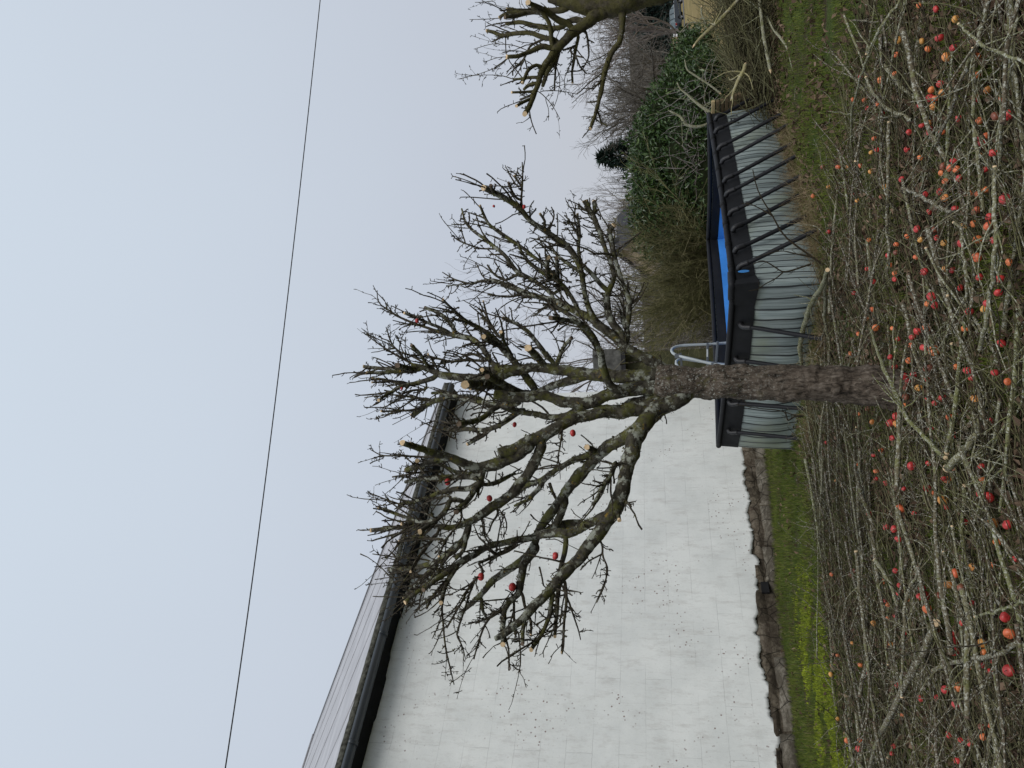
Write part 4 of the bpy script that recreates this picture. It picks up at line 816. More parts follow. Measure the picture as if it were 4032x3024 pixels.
            if mr < .034 and L3 > .25:
                nsh = int(L3*8*spur*(1 if mr > .008 else .4)+rr.random())
                if nsh:
                    ii = np.clip((r.uniform(.2, .98, nsh)*(len(P)-1)).astype(int), 1, len(P)-2); tg = P[ii+1]-P[ii-1]; tg /= np.linalg.norm(tg, axis=1, keepdims=True)
                    D = tg*1.0+r.normal(0, .42, (nsh, 3)); D[:, 2] += .35; S_ = walk(P[ii], D, r.uniform(.12, .42, nsh), 8, .09, .03, r); rs = np.minimum(R[ii]*.7, .0095)*r.uniform(.6, 1.1, nsh)
                    Bs = Batch(); Bs.tubes(S_, rs[:, None]*np.linspace(1, .62, 8)*(1+.12*r.normal(size=(nsh, 8))), 5, r.random(nsh))
                    m2 = nsh*5; k2 = r.integers(0, nsh, m2); q2 = r.integers(1, 8, m2); Z_ = walk(S_[k2, q2], r.normal(size=(m2, 3))+D[k2]*.6, r.uniform(.012, .05, m2), 4, .25, .05, r); Bs.tubes(Z_, np.broadcast_to(np.array([.0045, .0036, .0034, .0042]), (m2, 4)), 3, r.random(m2))
                    sh_ = Bs.build('shoots', M['bark_small'], o, origin=off); sh_.location = (0, 0, 0); tag(sh_, kind='stuff')
            # moss and lichen tufts
            nm = int(L3*mr*(9000 if mr > .025 else 5000))
            nm = min(nm, 900)
            if nm > 5:
                tt = r.uniform(0, 1, nm); ii = np.clip((tt*(len(P)-1)).astype(int), 0, len(P)-2); fr_ = r.random((nm, 1)); Pb = P[ii]*(1-fr_)+P[ii+1]*fr_
                tg = P[ii+1]-P[ii]; tg /= np.linalg.norm(tg, axis=1, keepdims=True)+1e-9
                D = np.cross(tg, r.normal(size=(nm, 3))); D /= np.linalg.norm(D, axis=1, keepdims=True); D[:, 2] += .15
                keep = np.array([mnoise.noise(tuple(p*5.5)) for p in Pb]) > -.05
                Pb, D, tg, ii = Pb[keep], D[keep], tg[keep], ii[keep]; m_ = len(Pb)
                if m_:
                    c_ = Pb+D*R[ii][:, None]*r.uniform(.85, 1.05, (m_, 1)); s_ = r.uniform(.004, .012, (m_, 1))
                    A_ = r.normal(size=(m_, 3)); B_ = r.normal(size=(m_, 3))
                    V3 = np.stack([c_-A_*s_*.6, c_+A_*s_*.6, c_+D*s_*1.0+B_*s_*.4], 1).reshape(-1, 3)
                    mo = npmesh('moss', V3, np.arange(3*m_).reshape(-1, 3), M['moss'], o, tint=np.repeat(r.random(m_), 3), smooth=False, origin=off); mo.location = (0, 0, 0); tag(mo, kind='stuff')
    return T, info, np.concatenate(known)
base = gnd(3590, 1532)
TREE, tinfo, tk = lobj_tree('apple_tree', 'freshly pruned apple tree with thick mossy limbs standing in front of the pool', 'tree', base, LIMBS, 6.64, 21, M['bark'], M['trunk'])

# apples: body with stalk and calyx hollows
def apple_mesh(seed, mt, bite=0):
    r = random.Random(seed); nu, nv = 14, 10; V = []
    for k in range(nv+1):
        ph = math.pi*k/nv
        for j in range(nu):
            th = 2*math.pi*j/nu; rr_ = 1-.18*math.exp(-(ph/.42)**2)*1.6-.14*math.exp(-((math.pi-ph)/.35)**2)*1.5
            x, y, z = math.sin(ph)*math.cos(th), math.sin(ph)*math.sin(th), math.cos(ph)*.88
            q = rr_ if True else 1; q *= 1+.05*math.cos(5*th)*(ph > 2)*.5+.05*mnoise.noise((x*1.3+seed, y*1.3, z*1.3))
            if bite:
                d = (Vector((x, y, z))-Vector((.75, .3, .65))).length; q -= .32*max(0, 1-d/.62)**.6+(.06*mnoise.noise((x*6, y*6, z*6)) if d < .7 else 0)
            s = .92+.08*math.sin(ph); V.append((x*q*s, y*q*s, z*q))
    Q = []
    for k in range(nv):
        for j in range(nu): Q.append([k*nu+j, (k+1)*nu+j, (k+1)*nu+(j+1) % nu, k*nu+(j+1) % nu])
    return npmesh('apple', np.array(V), np.array(Q), mt, k='mesh')
AM = {'red': [apple_mesh(1, M['apple_red']), apple_mesh(2, M['apple_red']), apple_mesh(3, M['apple_red'], 1)], 'orange': [apple_mesh(4, M['apple_orange']), apple_mesh(5, M['apple_orange']), apple_mesh(6, M['apple_orange'], 1)],
      'yellow': [apple_mesh(7, M['apple_yellow']), apple_mesh(8, M['apple_yellow'], 1)], 'rot': [apple_mesh(9, M['apple_rot'], 1), apple_mesh(10, M['apple_rot'])]}
stem_me = npmesh('stem', *tubes(np.array([[(0, 0, .62), (.03, 0, .85), (.10, .02, 1.12), (.2, .02, 1.35)]]), np.array([[.05, .04, .04, .06]]), 5), M['stem'], k='mesh')
def put_apple(p, r, kind, label, group=None, stem=True, rot=None):
    o = bpy.data.objects.new('apple', rnd.choice(AM[kind])); o.location = p; o.scale = (r, r, r*rnd.uniform(.9, 1.02))
    o.rotation_euler = rot or (rnd.uniform(-1.6, 1.6), rnd.uniform(-1.6, 1.6), rnd.uniform(0, 6.3)); COL.objects.link(o); tag(o, label, 'apple', group)
    if stem: s = bpy.data.objects.new('stem', stem_me); COL.objects.link(s); s.parent = o
    return o
HANG = [('A', 430, 708, 17, 'red apple hanging against the black gutter among the upper left branches'), ('A', 625, 785, 15, 'red apple hanging just above the thick pale left limb'), ('A', 742, 441, 12, 'small red apple hanging before the white wall near the gutter'),
        ('A', 1014, 480, 16, 'red apple hanging from the big central limb in front of the white wall'), ('A', 932, 1053, 17, 'red apple hanging low at the left before the white wall'), ('A', 585, 1150, 18, 'upper of two large red apples hanging at the far left of the tree'),
        ('A', 731, 1198, 19, 'lower and larger of two red apples hanging at the far left of the tree'), ('G', 575, 1043, 20, 'small red apple near the very top of the pruned tree'), ('G', 765, 200, 30, 'red apple at the end of a thin curved twig against the sky'),
        ('B', 1048, 338, 13, 'dark red apple on the outermost right branch of the pruned tree'), ('B', 860, 335, 9, 'little shrivelled dark apple under the sawn tips of the right limb')]
for rg, x, y, rp__, lb in HANG:
    (X, Y), = nat(rg, [(x, y)]); d = np.hypot(tk[:, 0]-X, tk[:, 1]-Y); yd = tk[np.argmin(d+8*(tk[:, 2] > 6.9)), 2]-.06
    p = aty(X, Y, yd); r = rp__*RG[rg][2]*pxscale(p)
    put_apple(p, r*1.06, 'red', lb, rot=(rnd.uniform(-.25, .25), rnd.uniform(-.25, .25), rnd.uniform(0, 6)))
    # the twig that carries it

# ================================================================== SECOND PRUNED TREE (right)
LIMBS2 = [
 ('C', [(3600, -700), (2900, -560), (2300, -380), (1950, -215), (1750, -115), (1600, -50), (1450, 20), (1300, 50), (1100, 45), (950, 20), (800, -20)], [420, 380, 330, 290, 260, 235, 215, 185, 150, 105, 70], .0, 0),
 ('C', [(1430, 100), (1432, 170), (1440, 290), (1420, 370), (1350, 430), (1310, 550), (1280, 640), (1265, 740), (1240, 860), (1210, 980), (1160, 1120)], [70, 60, 48, 44, 42, 38, 36, 34, 32, 28, 24], -.3, 1),
 ('C', [(1225, 960), (1240, 1010), (1257, 1082)], [16, 15, 13], .1, 1), ('C', [(1260, 700), (1220, 740), (1175, 790)], [14, 12, 8], -.1, 0), ('C', [(1190, 775), (1130, 770), (1075, 775)], [8, 7, 5], -.1, 0), ('C', [(1220, 880), (1170, 895), (1120, 888)], [14, 10, 6], .1, 0), ('C', [(1200, 1010), (1160, 1020), (1125, 1032)], [9, 8, 7], .1, 0),
 ('C', [(1300, 100), (1200, 150), (1050, 250), (950, 350), (850, 430), (800, 520), (730, 620), (700, 750), (655, 850), (625, 960), (590, 990)], [130, 100, 85, 78, 70, 56, 46, 42, 40, 38, 36], -.5, 1),
 ('C', [(850, 450), (850, 520), (780, 630), (745, 750)], [50, 44, 36, 26], .3, 0),
 ('C', [(900, 400), (850, 340), (740, 330), (650, 285), (500, 290), (380, 315), (300, 272), (262, 268)], [50, 46, 42, 36, 32, 32, 26, 24], .2, 1), ('C', [(390, 310), (340, 350), (305, 362)], [18, 14, 10], .1, 0),
 ('C', [(950, 200), (850, 150), (780, 100), (700, 60), (618, 22)], [60, 50, 42, 38, 38], -.4, 1), ('C', [(1100, 180), (980, 170), (920, 230), (810, 250), (700, 230), (560, 190), (430, 205)], [60, 46, 42, 40, 36, 30, 26], .3, 1),
 ('C', [(830, 430), (820, 300), (810, 210), (760, 130), (640, 60)], [40, 36, 32, 30, 24], -.2, 0), ('C', [(800, 420), (740, 400), (640, 445), (540, 490), (436, 495)], [50, 44, 36, 32, 32], -.2, 1),
 ('C', [(1060, 300), (1035, 420), (1020, 520), (1000, 610), (1005, 720)], [26, 24, 22, 18, 16], .2, 1), ('C', [(1110, 250), (1130, 300), (1145, 400), (1150, 500), (1090, 610)], [18, 16, 15, 12, 8], .1, 0), ('C', [(1010, 400), (975, 430), (1000, 480), (1100, 500)], [18, 16, 14, 12], -.2, 0), ('C', [(1040, 480), (1060, 580), (1130, 640)], [14, 12, 8], .1, 0),
 ('C', [(1000, 60), (880, 90), (750, 100), (600, 105), (440, 88)], [60, 50, 44, 40, 36], .2, 1), ('C', [(620, 110), (500, 140), (420, 150)], [34, 30, 28], -.2, 1), ('C', [(520, 110), (430, 110), (370, 150)], [26, 24, 22], .1, 1),
 ('C', [(760, 600), (690, 560), (620, 600), (570, 720)], [30, 28, 26, 24], -.2, 1), ('C', [(720, 680), (620, 670), (560, 690), (490, 690)], [28, 24, 20, 16], .2, 0), ('C', [(700, 790), (620, 800), (480, 805)], [22, 20, 18], -.1, 1), ('C', [(680, 810), (620, 840), (555, 866)], [20, 18, 16], .1, 1), ('C', [(650, 860), (590, 880), (518, 922)], [26, 24, 22], -.2, 1), ('C', [(700, 720), (620, 740), (580, 780)], [34, 28, 20], .1, 0),
 ('C', [(900, 430), (860, 560), (850, 700), (848, 790)], [22, 18, 14, 11], .1, 0), ('C', [(780, 330), (640, 390), (560, 560), (480, 600), (485, 660)], [20, 18, 16, 13, 10], .2, 0),
 ('C', [(370, 158), (240, 168), (108, 170)], [6, 5, 4], 0, 0), ('C', [(490, 690), (400, 660), (300, 652), (150, 655), (0, 690)], [7, 6, 5, 4, 3], 0, 0), ('C', [(430, 530), (350, 590), (200, 640), (20, 690)], [6, 5, 4, 3], .2, 0), ('C', [(425, 490), (330, 505), (232, 545)], [6, 5, 4], 0, 0), ('C', [(570, 420), (480, 390), (300, 380), (145, 428)], [7, 6, 5, 4], .1, 0), ('C', [(600, 450), (500, 440), (385, 435)], [6, 5, 4], 0, 0),
 ('C', [(630, 960), (640, 1040), (665, 1110), (690, 1168)], [10, 9, 8, 8], .1, 0), ('C', [(720, 800), (800, 880), (850, 950), (895, 1035)], [7, 6, 5, 4], 0, 0), ('C', [(760, 850), (800, 950), (795, 1050)], [6, 5, 4], .1, 0), ('C', [(860, 560), (900, 700), (870, 870), (830, 960)], [7, 6, 5, 4], -.1, 0), ('C', [(740, 790), (900, 790), (1040, 820)], [7, 6, 4], .2, 0), ('C', [(960, 600), (930, 700), (945, 830)], [6, 5, 4], .1, 0),
 ('C', [(600, 300), (480, 250), (340, 200)], [6, 5, 4], 0, 0), ('C', [(640, 100), (400, 60), (342, 50)], [5, 4, 3], 0, 0), ('C', [(330, 0), (240, 20), (155, 20)], [6, 5, 4], 0, 0), ('C', [(1250, 60), (1230, 20), (1180, -60)], [40, 34, 26], .2, 0),
]
tb = aty(3400, -500, 8.6); tb = np.array([tb[0], tb[1], float(gz(tb[0], tb[1]))])
M['trunk2'] = M['mossbark']
T2, _, tk2 = lobj_tree('apple_tree', 'thick mossy pruned tree leaning in from the right edge with long bare lower limb', 'tree', tb, LIMBS2, 8.6, 5, M['mossbark'], M['trunk2'], spur=.5)

# ================================================================== GROUND COVER
def wedge(n, d0, d1, p=1.0, a0=-32, a1=30):
    u = rng.random(n); d = (d0**(2-p)+(d1**(2-p)-d0**(2-p))*u)**(1/(2-p)) if p != 2 else d0*(d1/d0)**u
    a = np.radians(rng.uniform(a0, a1, n)); return d*np.sin(a), d*np.cos(a)
BP = np.array([gnd(x, y)[:2] for x, y in ((3345, 3400), (3345, 3024), (3305, 2700), (3255, 2400), (3210, 2050), (3175, 1850), (3190, 1700), (3225, 1500), (3245, 1100), (3300, 700), (3355, 350), (3410, 0), (3450, -300))])
BANG = np.degrees(np.arctan2(BP[:, 0], BP[:, 1])); BD = np.hypot(BP[:, 0], BP[:, 1]); od = np.argsort(BANG); BANG = BANG[od]; BD = BD[od]
def pile(x, y):      # signed distance inside the brushwood area, metres
    return np.interp(np.degrees(np.arctan2(x, y)), BANG, BD)-np.hypot(x, y)
HEAPC = np.array([6.1, 13.3])
def heap(x, y):
    d = np.hypot((x-HEAPC[0])/2.6, (y-HEAPC[1])/1.7); return np.clip(1-d*d, 0, 1)
def nz2(x, y, f, s=0): return np.array([mnoise.noise((a*f, b*f, s)) for a, b in zip(x, y)])
inpool_poly = [TN[:2], TR[:2], TFb[:2], TL[:2]]
def in_pool(x, y):
    r_ = np.ones(len(x), bool); P_ = inpool_poly
    for k in range(4):
        a, b = P_[k], P_[(k+1) % 4]; r_ &= ((b[0]-a[0])*(y-a[1])-(b[1]-a[1])*(x-a[0])) > -.05
    return r_
def front_of_wall(x, y): return ((x-W0[0])*wn[0]+(y-W0[1])*wn[1] < -.06) | ((x-W0[0])*wd[0]+(y-W0[1])*wd[1] > s_far)
# grass
def blades(name, x, y, h, wd_, t, mt, lean=.5, dz=0.0):
    n = len(x); z = gz(x, y)+dz; a = rng.uniform(0, 2*np.pi, n); dx, dy = np.cos(a)*wd_/2, np.sin(a)*wd_/2
    l = rng.uniform(0, 2*np.pi, n); ll = np.abs(rng.normal(0, lean, n))*h; lx, ly = np.cos(l)*ll, np.sin(l)*ll
    P0 = np.stack([x-dx, y-dy, z-.005], 1); P1 = np.stack([x+dx, y+dy, z-.005], 1)
    P2 = np.stack([x+lx*.35+dx*.8, y+ly*.35+dy*.8, z+h*.6], 1); P3 = np.stack([x+lx*.35-dx*.8, y+ly*.35-dy*.8, z+h*.6], 1)
    P4 = np.stack([x+lx, y+ly, z+h*.95], 1)
    V = np.stack([P0, P1, P2, P3, P4], 1).reshape(-1, 3); b0 = np.arange(n)[:, None]*5
    return npmesh(name, V, [b0+np.array([[0, 1, 2, 3]]), b0+np.array([[3, 2, 4]])], mt, tint=np.repeat(t, 5))
x, y = wedge(230000, 4.0, 19, 1.3, -36, 33)
pv_ = pile(x, y); nn = nz2(x, y, 1.1)
keep = np.where(pv_ > 0, (nn > -.08) & (rng.random(len(x)) < .75), (nn > -.45) & (rng.random(len(x)) < .95)) & ~in_pool(x, y) & front_of_wall(x, y)
x, y, pv_, nn = x[keep], y[keep], pv_[keep], nn[keep]
wall_near = (x < -1) & (pv_ < .3)
h = rng.uniform(.03, .07, len(x))+.0*(pv_ > 0)+np.where(wall_near, .03, 0)+.04*np.clip(nn, 0, 1)
t = np.clip(.42+.22*rng.normal(size=len(x))+.3*nn+np.where((x > 1.5) & (pv_ < 0), .12, 0)-np.where(wall_near, .1, 0), 0, 1); t = np.where(rng.random(len(x)) < .05, 1., t)
gr = blades('grass', x, y, h, rng.uniform(.004, .008, len(x)), t, M['grass']); tag(gr, kind='stuff')
# moss strip beside the wall
ms = np.array([gnd(a, b)[:2] for a, b in ((3185, 2370), (3200, 2520), (3225, 2700), (3262, 2850), (3300, 3024), (3340, 3200))])
n_ = 60000; k = rng.random(n_)*(len(ms)-1); i0 = k.astype(int); f_ = (k-i0)[:, None]; pc = ms[i0]*(1-f_)+ms[i0+1]*f_
x = pc[:, 0]+rng.normal(0, .22, n_); y = pc[:, 1]+rng.normal(0, .5, n_)
kp = (nz2(x, y, 1.7, 4)+.5*nz2(x, y, 6, 4) > -.12) & front_of_wall(x, y); x, y = x[kp], y[kp]
mo = blades('moss_patch', x, y, rng.uniform(.012, .034, len(x)), rng.uniform(.010, .018, len(x)), rng.random(len(x)), M['moss_ground'], .8, dz=.012); tag(mo, kind='stuff')
# dry grass tufts round the pool foot
Bt = Batch(); cs = []
for px, py, s_ in ((3110, 560, 1.2), (3130, 640, 1.1), (3150, 730, .9), (3190, 820, 1.3), (3220, 900, 1.3), (3205, 980, 1.0), (3250, 1320, .9), (3225, 1420, 1.0), (3260, 1280, .8), (3100, 500, .9), (3190, 1720, .8), (3200, 1650, .9), (3160, 760, 1.0), (3235, 1040, .8)):
    c = gnd(px, py); m_ = int(170*s_); a = rng.normal(0, .16*s_, (m_, 2)); Pb = np.c_[c[0]+a[:, 0], c[1]+a[:, 1], gz(c[0]+a[:, 0], c[1]+a[:, 1])]
    D = rng.normal(size=(m_, 3)); D[:, 2] = np.abs(D[:, 2])*.9+.35; W = walk(Pb, D, rng.uniform(.1, .38, m_)*s_, 5, .22, -.14); Bt.tubes(W, np.broadcast_to(np.linspace(.0022, .001, 5), (m_, 5)), 3)
dg = Bt.build('dry_grass', M['drygrass']); tag(dg, kind='stuff')
# fallen leaves
def leaves(name, x, y, z, sz, t, mt, tilt=.5, fold=.35):
    n = len(x); a = rng.uniform(0, 2*np.pi, n); u = np.stack([np.cos(a), np.sin(a), rng.normal(0, tilt, n)], 1); v = np.stack([-np.sin(a), np.cos(a), rng.normal(0, tilt, n)], 1)
    c = np.stack([x, y, z], 1); s = sz[:, None]; nrm = np.cross(u, v)
    P = [c-u*s*.5, c-v*s*.28+nrm*s*fold*.6, c+u*s*.5+nrm*s*rng.normal(0, .25, (n, 1)), c+v*s*.28+nrm*s*fold*rng.uniform(-.2, 1, (n, 1))]
    V = np.stack(P, 1).reshape(-1, 3); b0 = np.arange(n)[:, None]*4
    return npmesh(name, V, [b0+np.array([[0, 1, 2]]), b0+np.array([[0, 2, 3]])], mt, tint=np.repeat(t, 4), smooth=False)
x, y = wedge(42000, 4.0, 15, 1.2, -34, 33); pv_ = pile(x, y); nn = nz2(x, y, 1.4, 9)
keep = (np.where(pv_ > 0, rng.random(len(x)) < .62+nn, rng.random(len(x)) < np.where(x > 1.5, .22+nn*.7, .08)) & ~in_pool(x, y) & front_of_wall(x, y)); x, y = x[keep], y[keep]
xb = np.r_[TR[0]+rng.normal(0, .55, 900)+.1, TR[0]+rng.normal(.5, .9, 900)]; yb = np.r_[TR[1]+rng.normal(-.4, .35, 900)-.2, TR[1]+rng.normal(-.6, .5, 900)]; kk = ~in_pool(xb, yb)
x = np.r_[x, xb[kk]]; y = np.r_[y, yb[kk]]
lv = leaves('fallen_leaves', x, y, gz(x, y)+rng.uniform(.01, .05, len(x)), rng.uniform(.035, .08, len(x)), np.clip(rng.beta(2, 2.5, len(x)), 0, 1), M['leaf_litter']); tag(lv, kind='stuff')

# ================================================================== BRUSHWOOD
def stick_proto(seed, Ln, r0, crook, shoots):
    g = np.random.default_rng(seed); n = 14
    W = walk(np.zeros((1, 3)), np.array([[1., 0, 0]]), np.array([Ln]), n, crook, 0, g)[0]; W[:, 2] = W[:, 2]*.25+.02*np.sin(np.linspace(0, 3, n)); W -= W[n//2]
    Bt = Batch(); t0 = g.random()
    R = r0*np.linspace(1, .38, n)*(1+.10*g.normal(size=n)); Bt.tubes(W[None], R[None], 6, np.array([t0]))
    k = g.integers(2, n-1, shoots); D = np.stack([np.full(shoots, .9)*1.0, g.choice([-1, 1], shoots)*g.uniform(.25, 1.0, shoots), g.uniform(-.15, .55, shoots)], 1)
    L_ = g.uniform(.15, .6, shoots)*Ln*.55; S = walk(W[k], D, L_, 7, .16, 0, g); rs = np.minimum(r0*.5, .0065)*g.uniform(.6, 1, shoots)
    Bt.tubes(S, rs[:, None]*np.linspace(1, .4, 7), 4, np.full(shoots, t0))
    m_ = int(shoots*2.5+Ln*8); pk = g.integers(0, shoots, m_); q = g.integers(1, 7, m_); src = np.where((g.random(m_) < .7)[:, None], S[pk, q], W[g.integers(1, n, m_)])
    Z = walk(src, g.normal(size=(m_, 3))+np.array([.5, 0, .1]), g.uniform(.02, .11, m_), 4, .3, 0, g); Bt.tubes(Z, np.broadcast_to(np.linspace(.003, .0018, 4), (m_, 4)), 3, np.full(m_, t0*.6))
    me = Bt.build('cut_branch', M['stick'], k='mesh')
    # sawn butt
    a = np.arange(10)*2*np.pi/10; dirv = W[0]-W[1]; dirv /= np.linalg.norm(dirv); u = np.cross(dirv, Zu); u /= np.linalg.norm(u); v = np.cross(dirv, u)
    rg_ = W[0]+dirv*.006+np.cos(a)[:, None]*u*R[0]*1.02+np.sin(a)[:, None]*v*R[0]*1.02; rb = rg_-dirv*.012
    ce = npmesh('cut_end', np.vstack([rg_, rb]), [np.array([list(range(10))]), np.stack([np.arange(10), 10+np.arange(10), 10+(np.arange(10)+1) % 10, (np.arange(10)+1) % 10], 1)], M['cutwood' if seed % 3 == 0 else 'oldwood'], smooth=False, k='mesh')
    return me, ce, r0
PROT = [stick_proto(100+k, *p) for k, p in enumerate([(1.5, .012, .07, 9), (1.9, .015, .06, 11), (1.3, .009, .09, 10), (2.3, .017, .05, 12), (1.0, .008, .10, 7), (1.7, .011, .12, 12), (2.0, .010, .05, 8), (1.2, .013, .06, 5), (1.6, .008, .08, 14), (2.5, .014, .07, 14), (.9, .011, .05, 3), (1.4, .010, .15, 10), (1.1, .020, .04, 2), (1.8, .018, .08, 7)])]
PDESC = ['slender', 'well branched grey', 'thin wavy', 'long straight tapering', 'short bushy', 'crooked twiggy', 'long thin straight', 'nearly bare', 'thin densely twigged', 'longest heavily twigged', 'short plain', 'very crooked', 'short thick stubby', 'thick mottled']
def zone(x, y):
    if x < -.55: a = 'left of the trunk'
    elif x < .45: a = 'in line with the trunk'
    elif x < 1.4: a = 'just right of the trunk'
    else: a = 'far to the right'
    d = math.hypot(x, y); b = 'closest to the camera' if d < 5.1 else ('in the near part' if d < 6.3 else ('halfway back' if d < 7.8 else 'at the far edge'))
    return b+' '+a
def put_stick(p, az, pitch, k, label, group=None, sc_=1.0, roll=None):
    me, ce, r0 = PROT[k]; o = bpy.data.objects.new('cut_branch', me); COL.objects.link(o); o.location = p; o.scale = (sc_,)*3
    o.rotation_euler = (rnd.uniform(0, 6.28) if roll is None else roll, pitch, az); tag(o, label, 'branch', group)
    c = bpy.data.objects.new('cut_end', ce); COL.objects.link(c); c.parent = o; return o
cnt = 0
while cnt < 262:
    xx, yy = wedge(1, 4.2, 11.5, 1.1, -33, 33); xx, yy = float(xx[0]), float(yy[0]); pv0 = float(pile(xx, yy))
    if pv0 < .15 or (rnd.random() > .55 and xx > .8 and yy > 6): continue
    if math.hypot(xx+.2, yy-6.6) < .35: continue
    left = xx < -.4
    az = rnd.gauss(.05 if left else .12, .42 if left else .62)+(math.pi if rnd.random() < .5 else 0)
    lift = .015+abs(rnd.gauss(0, .08 if left else .05))*min(1, pv0)
    z = float(gz(xx, yy))+lift
    k = rnd.choice(range(len(PROT)))
    put_stick((xx, yy, z), az, rnd.gauss(0, .05), k, PDESC[k]+' cut branch lying '+zone(xx, yy), 'cut branches strewn over the grass', rnd.uniform(.7, 1.15)); cnt += 1
# litter of thin twigs: nobody could count them
def twig_field(n, sampler, lo, hi, rlo, rhi, lift, azs, flat=.10):
    x, y = sampler(n); m_ = len(x); z = gz(x, y)+lift(x, y, m_)
    az = rng.normal(0, azs, m_); D = np.stack([np.cos(az), np.sin(az), rng.normal(0, flat, m_)], 1)
    W = walk(np.stack([x, y, z], 1), D, rng.uniform(lo, hi, m_), 7, .11, 0); g_ = gz(W[..., 0], W[..., 1])+.004
    W[..., 2] = np.maximum(W[..., 2], g_); return W, rng.uniform(rlo, rhi, (m_, 1))*np.linspace(1, .5, 7)
def samp(n):
    x, y = wedge(n, 4.0, 12, 1.0, -35, 34); p_ = pile(x, y); nn = nz2(x, y, .8, 12)
    k = (p_ > rng.normal(0, .12, n)) & (rng.random(n) < np.where((x < -.3) | (y < 6.2), 1.0, .70+.5*nn)) & (np.hypot(x+.2, y-6.6) > .16); return x[k], y[k]
Bt = Batch()
W, R = twig_field(9500, samp, .2, .75, .0022, .0058, lambda x, y, m: np.abs(rng.normal(0, .045, m))*np.clip(pile(x, y)+.3, 0, 1), .42); Bt.tubes(W, R, 4)
k_ = rng.integers(0, len(W), 11000); q = rng.integers(1, 6, 11000); Wt = walk(W[k_, q], rng.normal(size=(11000, 3))+np.array([.3, 0, .2]), rng.uniform(.03, .16, 11000), 4, .25, 0); Bt.tubes(Wt, np.broadcast_to(np.linspace(.0026, .0015, 4), (11000, 4)), 3)
tw = Bt.build('twig_litter', M['litter_twig']); tag(tw, kind='stuff')
# prominent single branches traced on the ground / leaning on the pool
def traced_branch(pts, wd_, label, y0=None, hgt=None, shoots=6, name='cut_branch', mt=None, cutp=0):
    p2 = np.array(pts, float); a = resample(np.c_[p2, np.interp(np.linspace(0, 1, len(p2)), np.linspace(0, 1, len(wd_)), wd_)], 22)
    hs = np.interp(np.linspace(0, 1, 22), np.linspace(0, 1, len(hgt)), hgt); P = []
    for (px, py, w_), h_ in zip(a, hs):
        p = gnd(px, py)
        for _ in range(6): p = gnd(px, py, float(gz(p[0], p[1]))+h_)
        P.append(p)
    P = np.array(P); R = np.array([.5*w_*pxscale(p) for w_, p in zip(a[:, 2], P)])
    P[1:-1] += rng.normal(0, .004, (20, 3)); Bt = Batch(); t0 = rng.uniform(.3, .8); Bt.tubes(P[None], (R*(1+.08*rng.normal(size=22)))[None], 8, np.array([t0]))
    if shoots:
        k = rng.integers(4, 21, shoots); tg = P[np.minimum(k+1, 21)]-P[k-1]; D = tg/np.linalg.norm(tg, axis=1, keepdims=True)+rng.normal(0, .55, (shoots, 3)); S = walk(P[k], D, rng.uniform(.1, .5, shoots), 6, .18, 0)
        Bt.tubes(S, np.minimum(R[k]*.55, .007)[:, None]*np.linspace(1, .4, 6), 4, np.full(shoots, t0))
    o = Bt.build(name, mt or M['stick'], origin=P[cutp]); tag(o, label, 'branch')
    a_ = np.arange(12)*2*np.pi/12; e_, f2 = (0, 1) if cutp == 0 else (21, 20); dirv = P[e_]-P[f2]; dirv /= np.linalg.norm(dirv); tc_ = C0-P[e_]; tc_ /= np.linalg.norm(tc_); dirv = dirv*.8+tc_*.4; dirv /= np.linalg.norm(dirv)
    u = np.cross(dirv, Zu); u /= np.linalg.norm(u); v = np.cross(dirv, u); rg_ = P[e_]+dirv*.008+np.cos(a_)[:, None]*u*R[e_]*1.05+np.sin(a_)[:, None]*v*R[e_]*1.05; rb = rg_-dirv*.02
    c = npmesh('cut_end', np.vstack([rg_, rb]), [np.array([list(range(12))]), np.stack([np.arange(12), 12+np.arange(12), 12+(np.arange(12)+1) % 12, (np.arange(12)+1) % 12], 1)], M['cutwood'], o, smooth=False, origin=P[cutp]); c.location = (0, 0, 0); return o
K2 = lambda x0, y0, s, pts: [(x0+x*s, y0+y*s) for x, y in pts]
g5 = .5015
traced_branch([(3258, 1063), (3245, 1115), (3195, 1190), (3160, 1300), (3148, 1370), (3160, 1450)], [16, 18, 20, 22, 18, 12], 'long pale branch leaning across the pool wall with a split yellow tip', hgt=[.35, .3, .25, .2, .2, .1], shoots=8)
traced_branch([(3258, 1063), (3250, 1130), (3245, 1250), (3262, 1340), (3275, 1440)], [14, 13, 12, 12, 8], 'straight grey branch running below the leaning pale one at the pool corner', hgt=[.33, .2, .1, .05, .05], shoots=6)
traced_branch(K2(3200, 1300, g5, [(1055, 1085), (1130, 1020), (1230, 900), (1290, 810), (1310, 700), (1320, 580), (1315, 460)]), [30, 30, 27, 24, 20, 15, 13], 'forked branch with big pale oval saw cut in front of the trunk', hgt=[.16, .15, .12, .10, .08, .08, .06], shoots=5)
traced_branch(K2(3200, 1300, g5, [(1040, 1000), (900, 870), (740, 690), (640, 490), (560, 300), (500, 130), (450, -20)]), [16, 18, 17, 16, 15, 13, 10], 'long lichen-spotted branch lying diagonally across the foot of the trunk', hgt=[.18, .2, .25, .28, .28, .2, .1], shoots=7)
traced_branch(K2(3200, 1300, g5, [(1050, 970), (1110, 700), (1130, 450), (1160, 200), (1190, -80)]), [20, 19, 17, 15, 13], 'straight mottled branch right of the big oval saw cut', hgt=[.15, .12, .1, .1, .1], shoots=5)
traced_branch(K2(3200, 2192, g5, [(970, 520), (900, 680), (820, 820), (740, 980), (650, 1150), (570, 1320), (480, 1500), (440, 1700)]), [28, 28, 29, 26, 24, 20, 16, 14], 'thick white-barked branch lying slanted in the lower left of the tangle', hgt=[.12, .14, .16, .18, .2, .2, .2, .15], shoots=7)
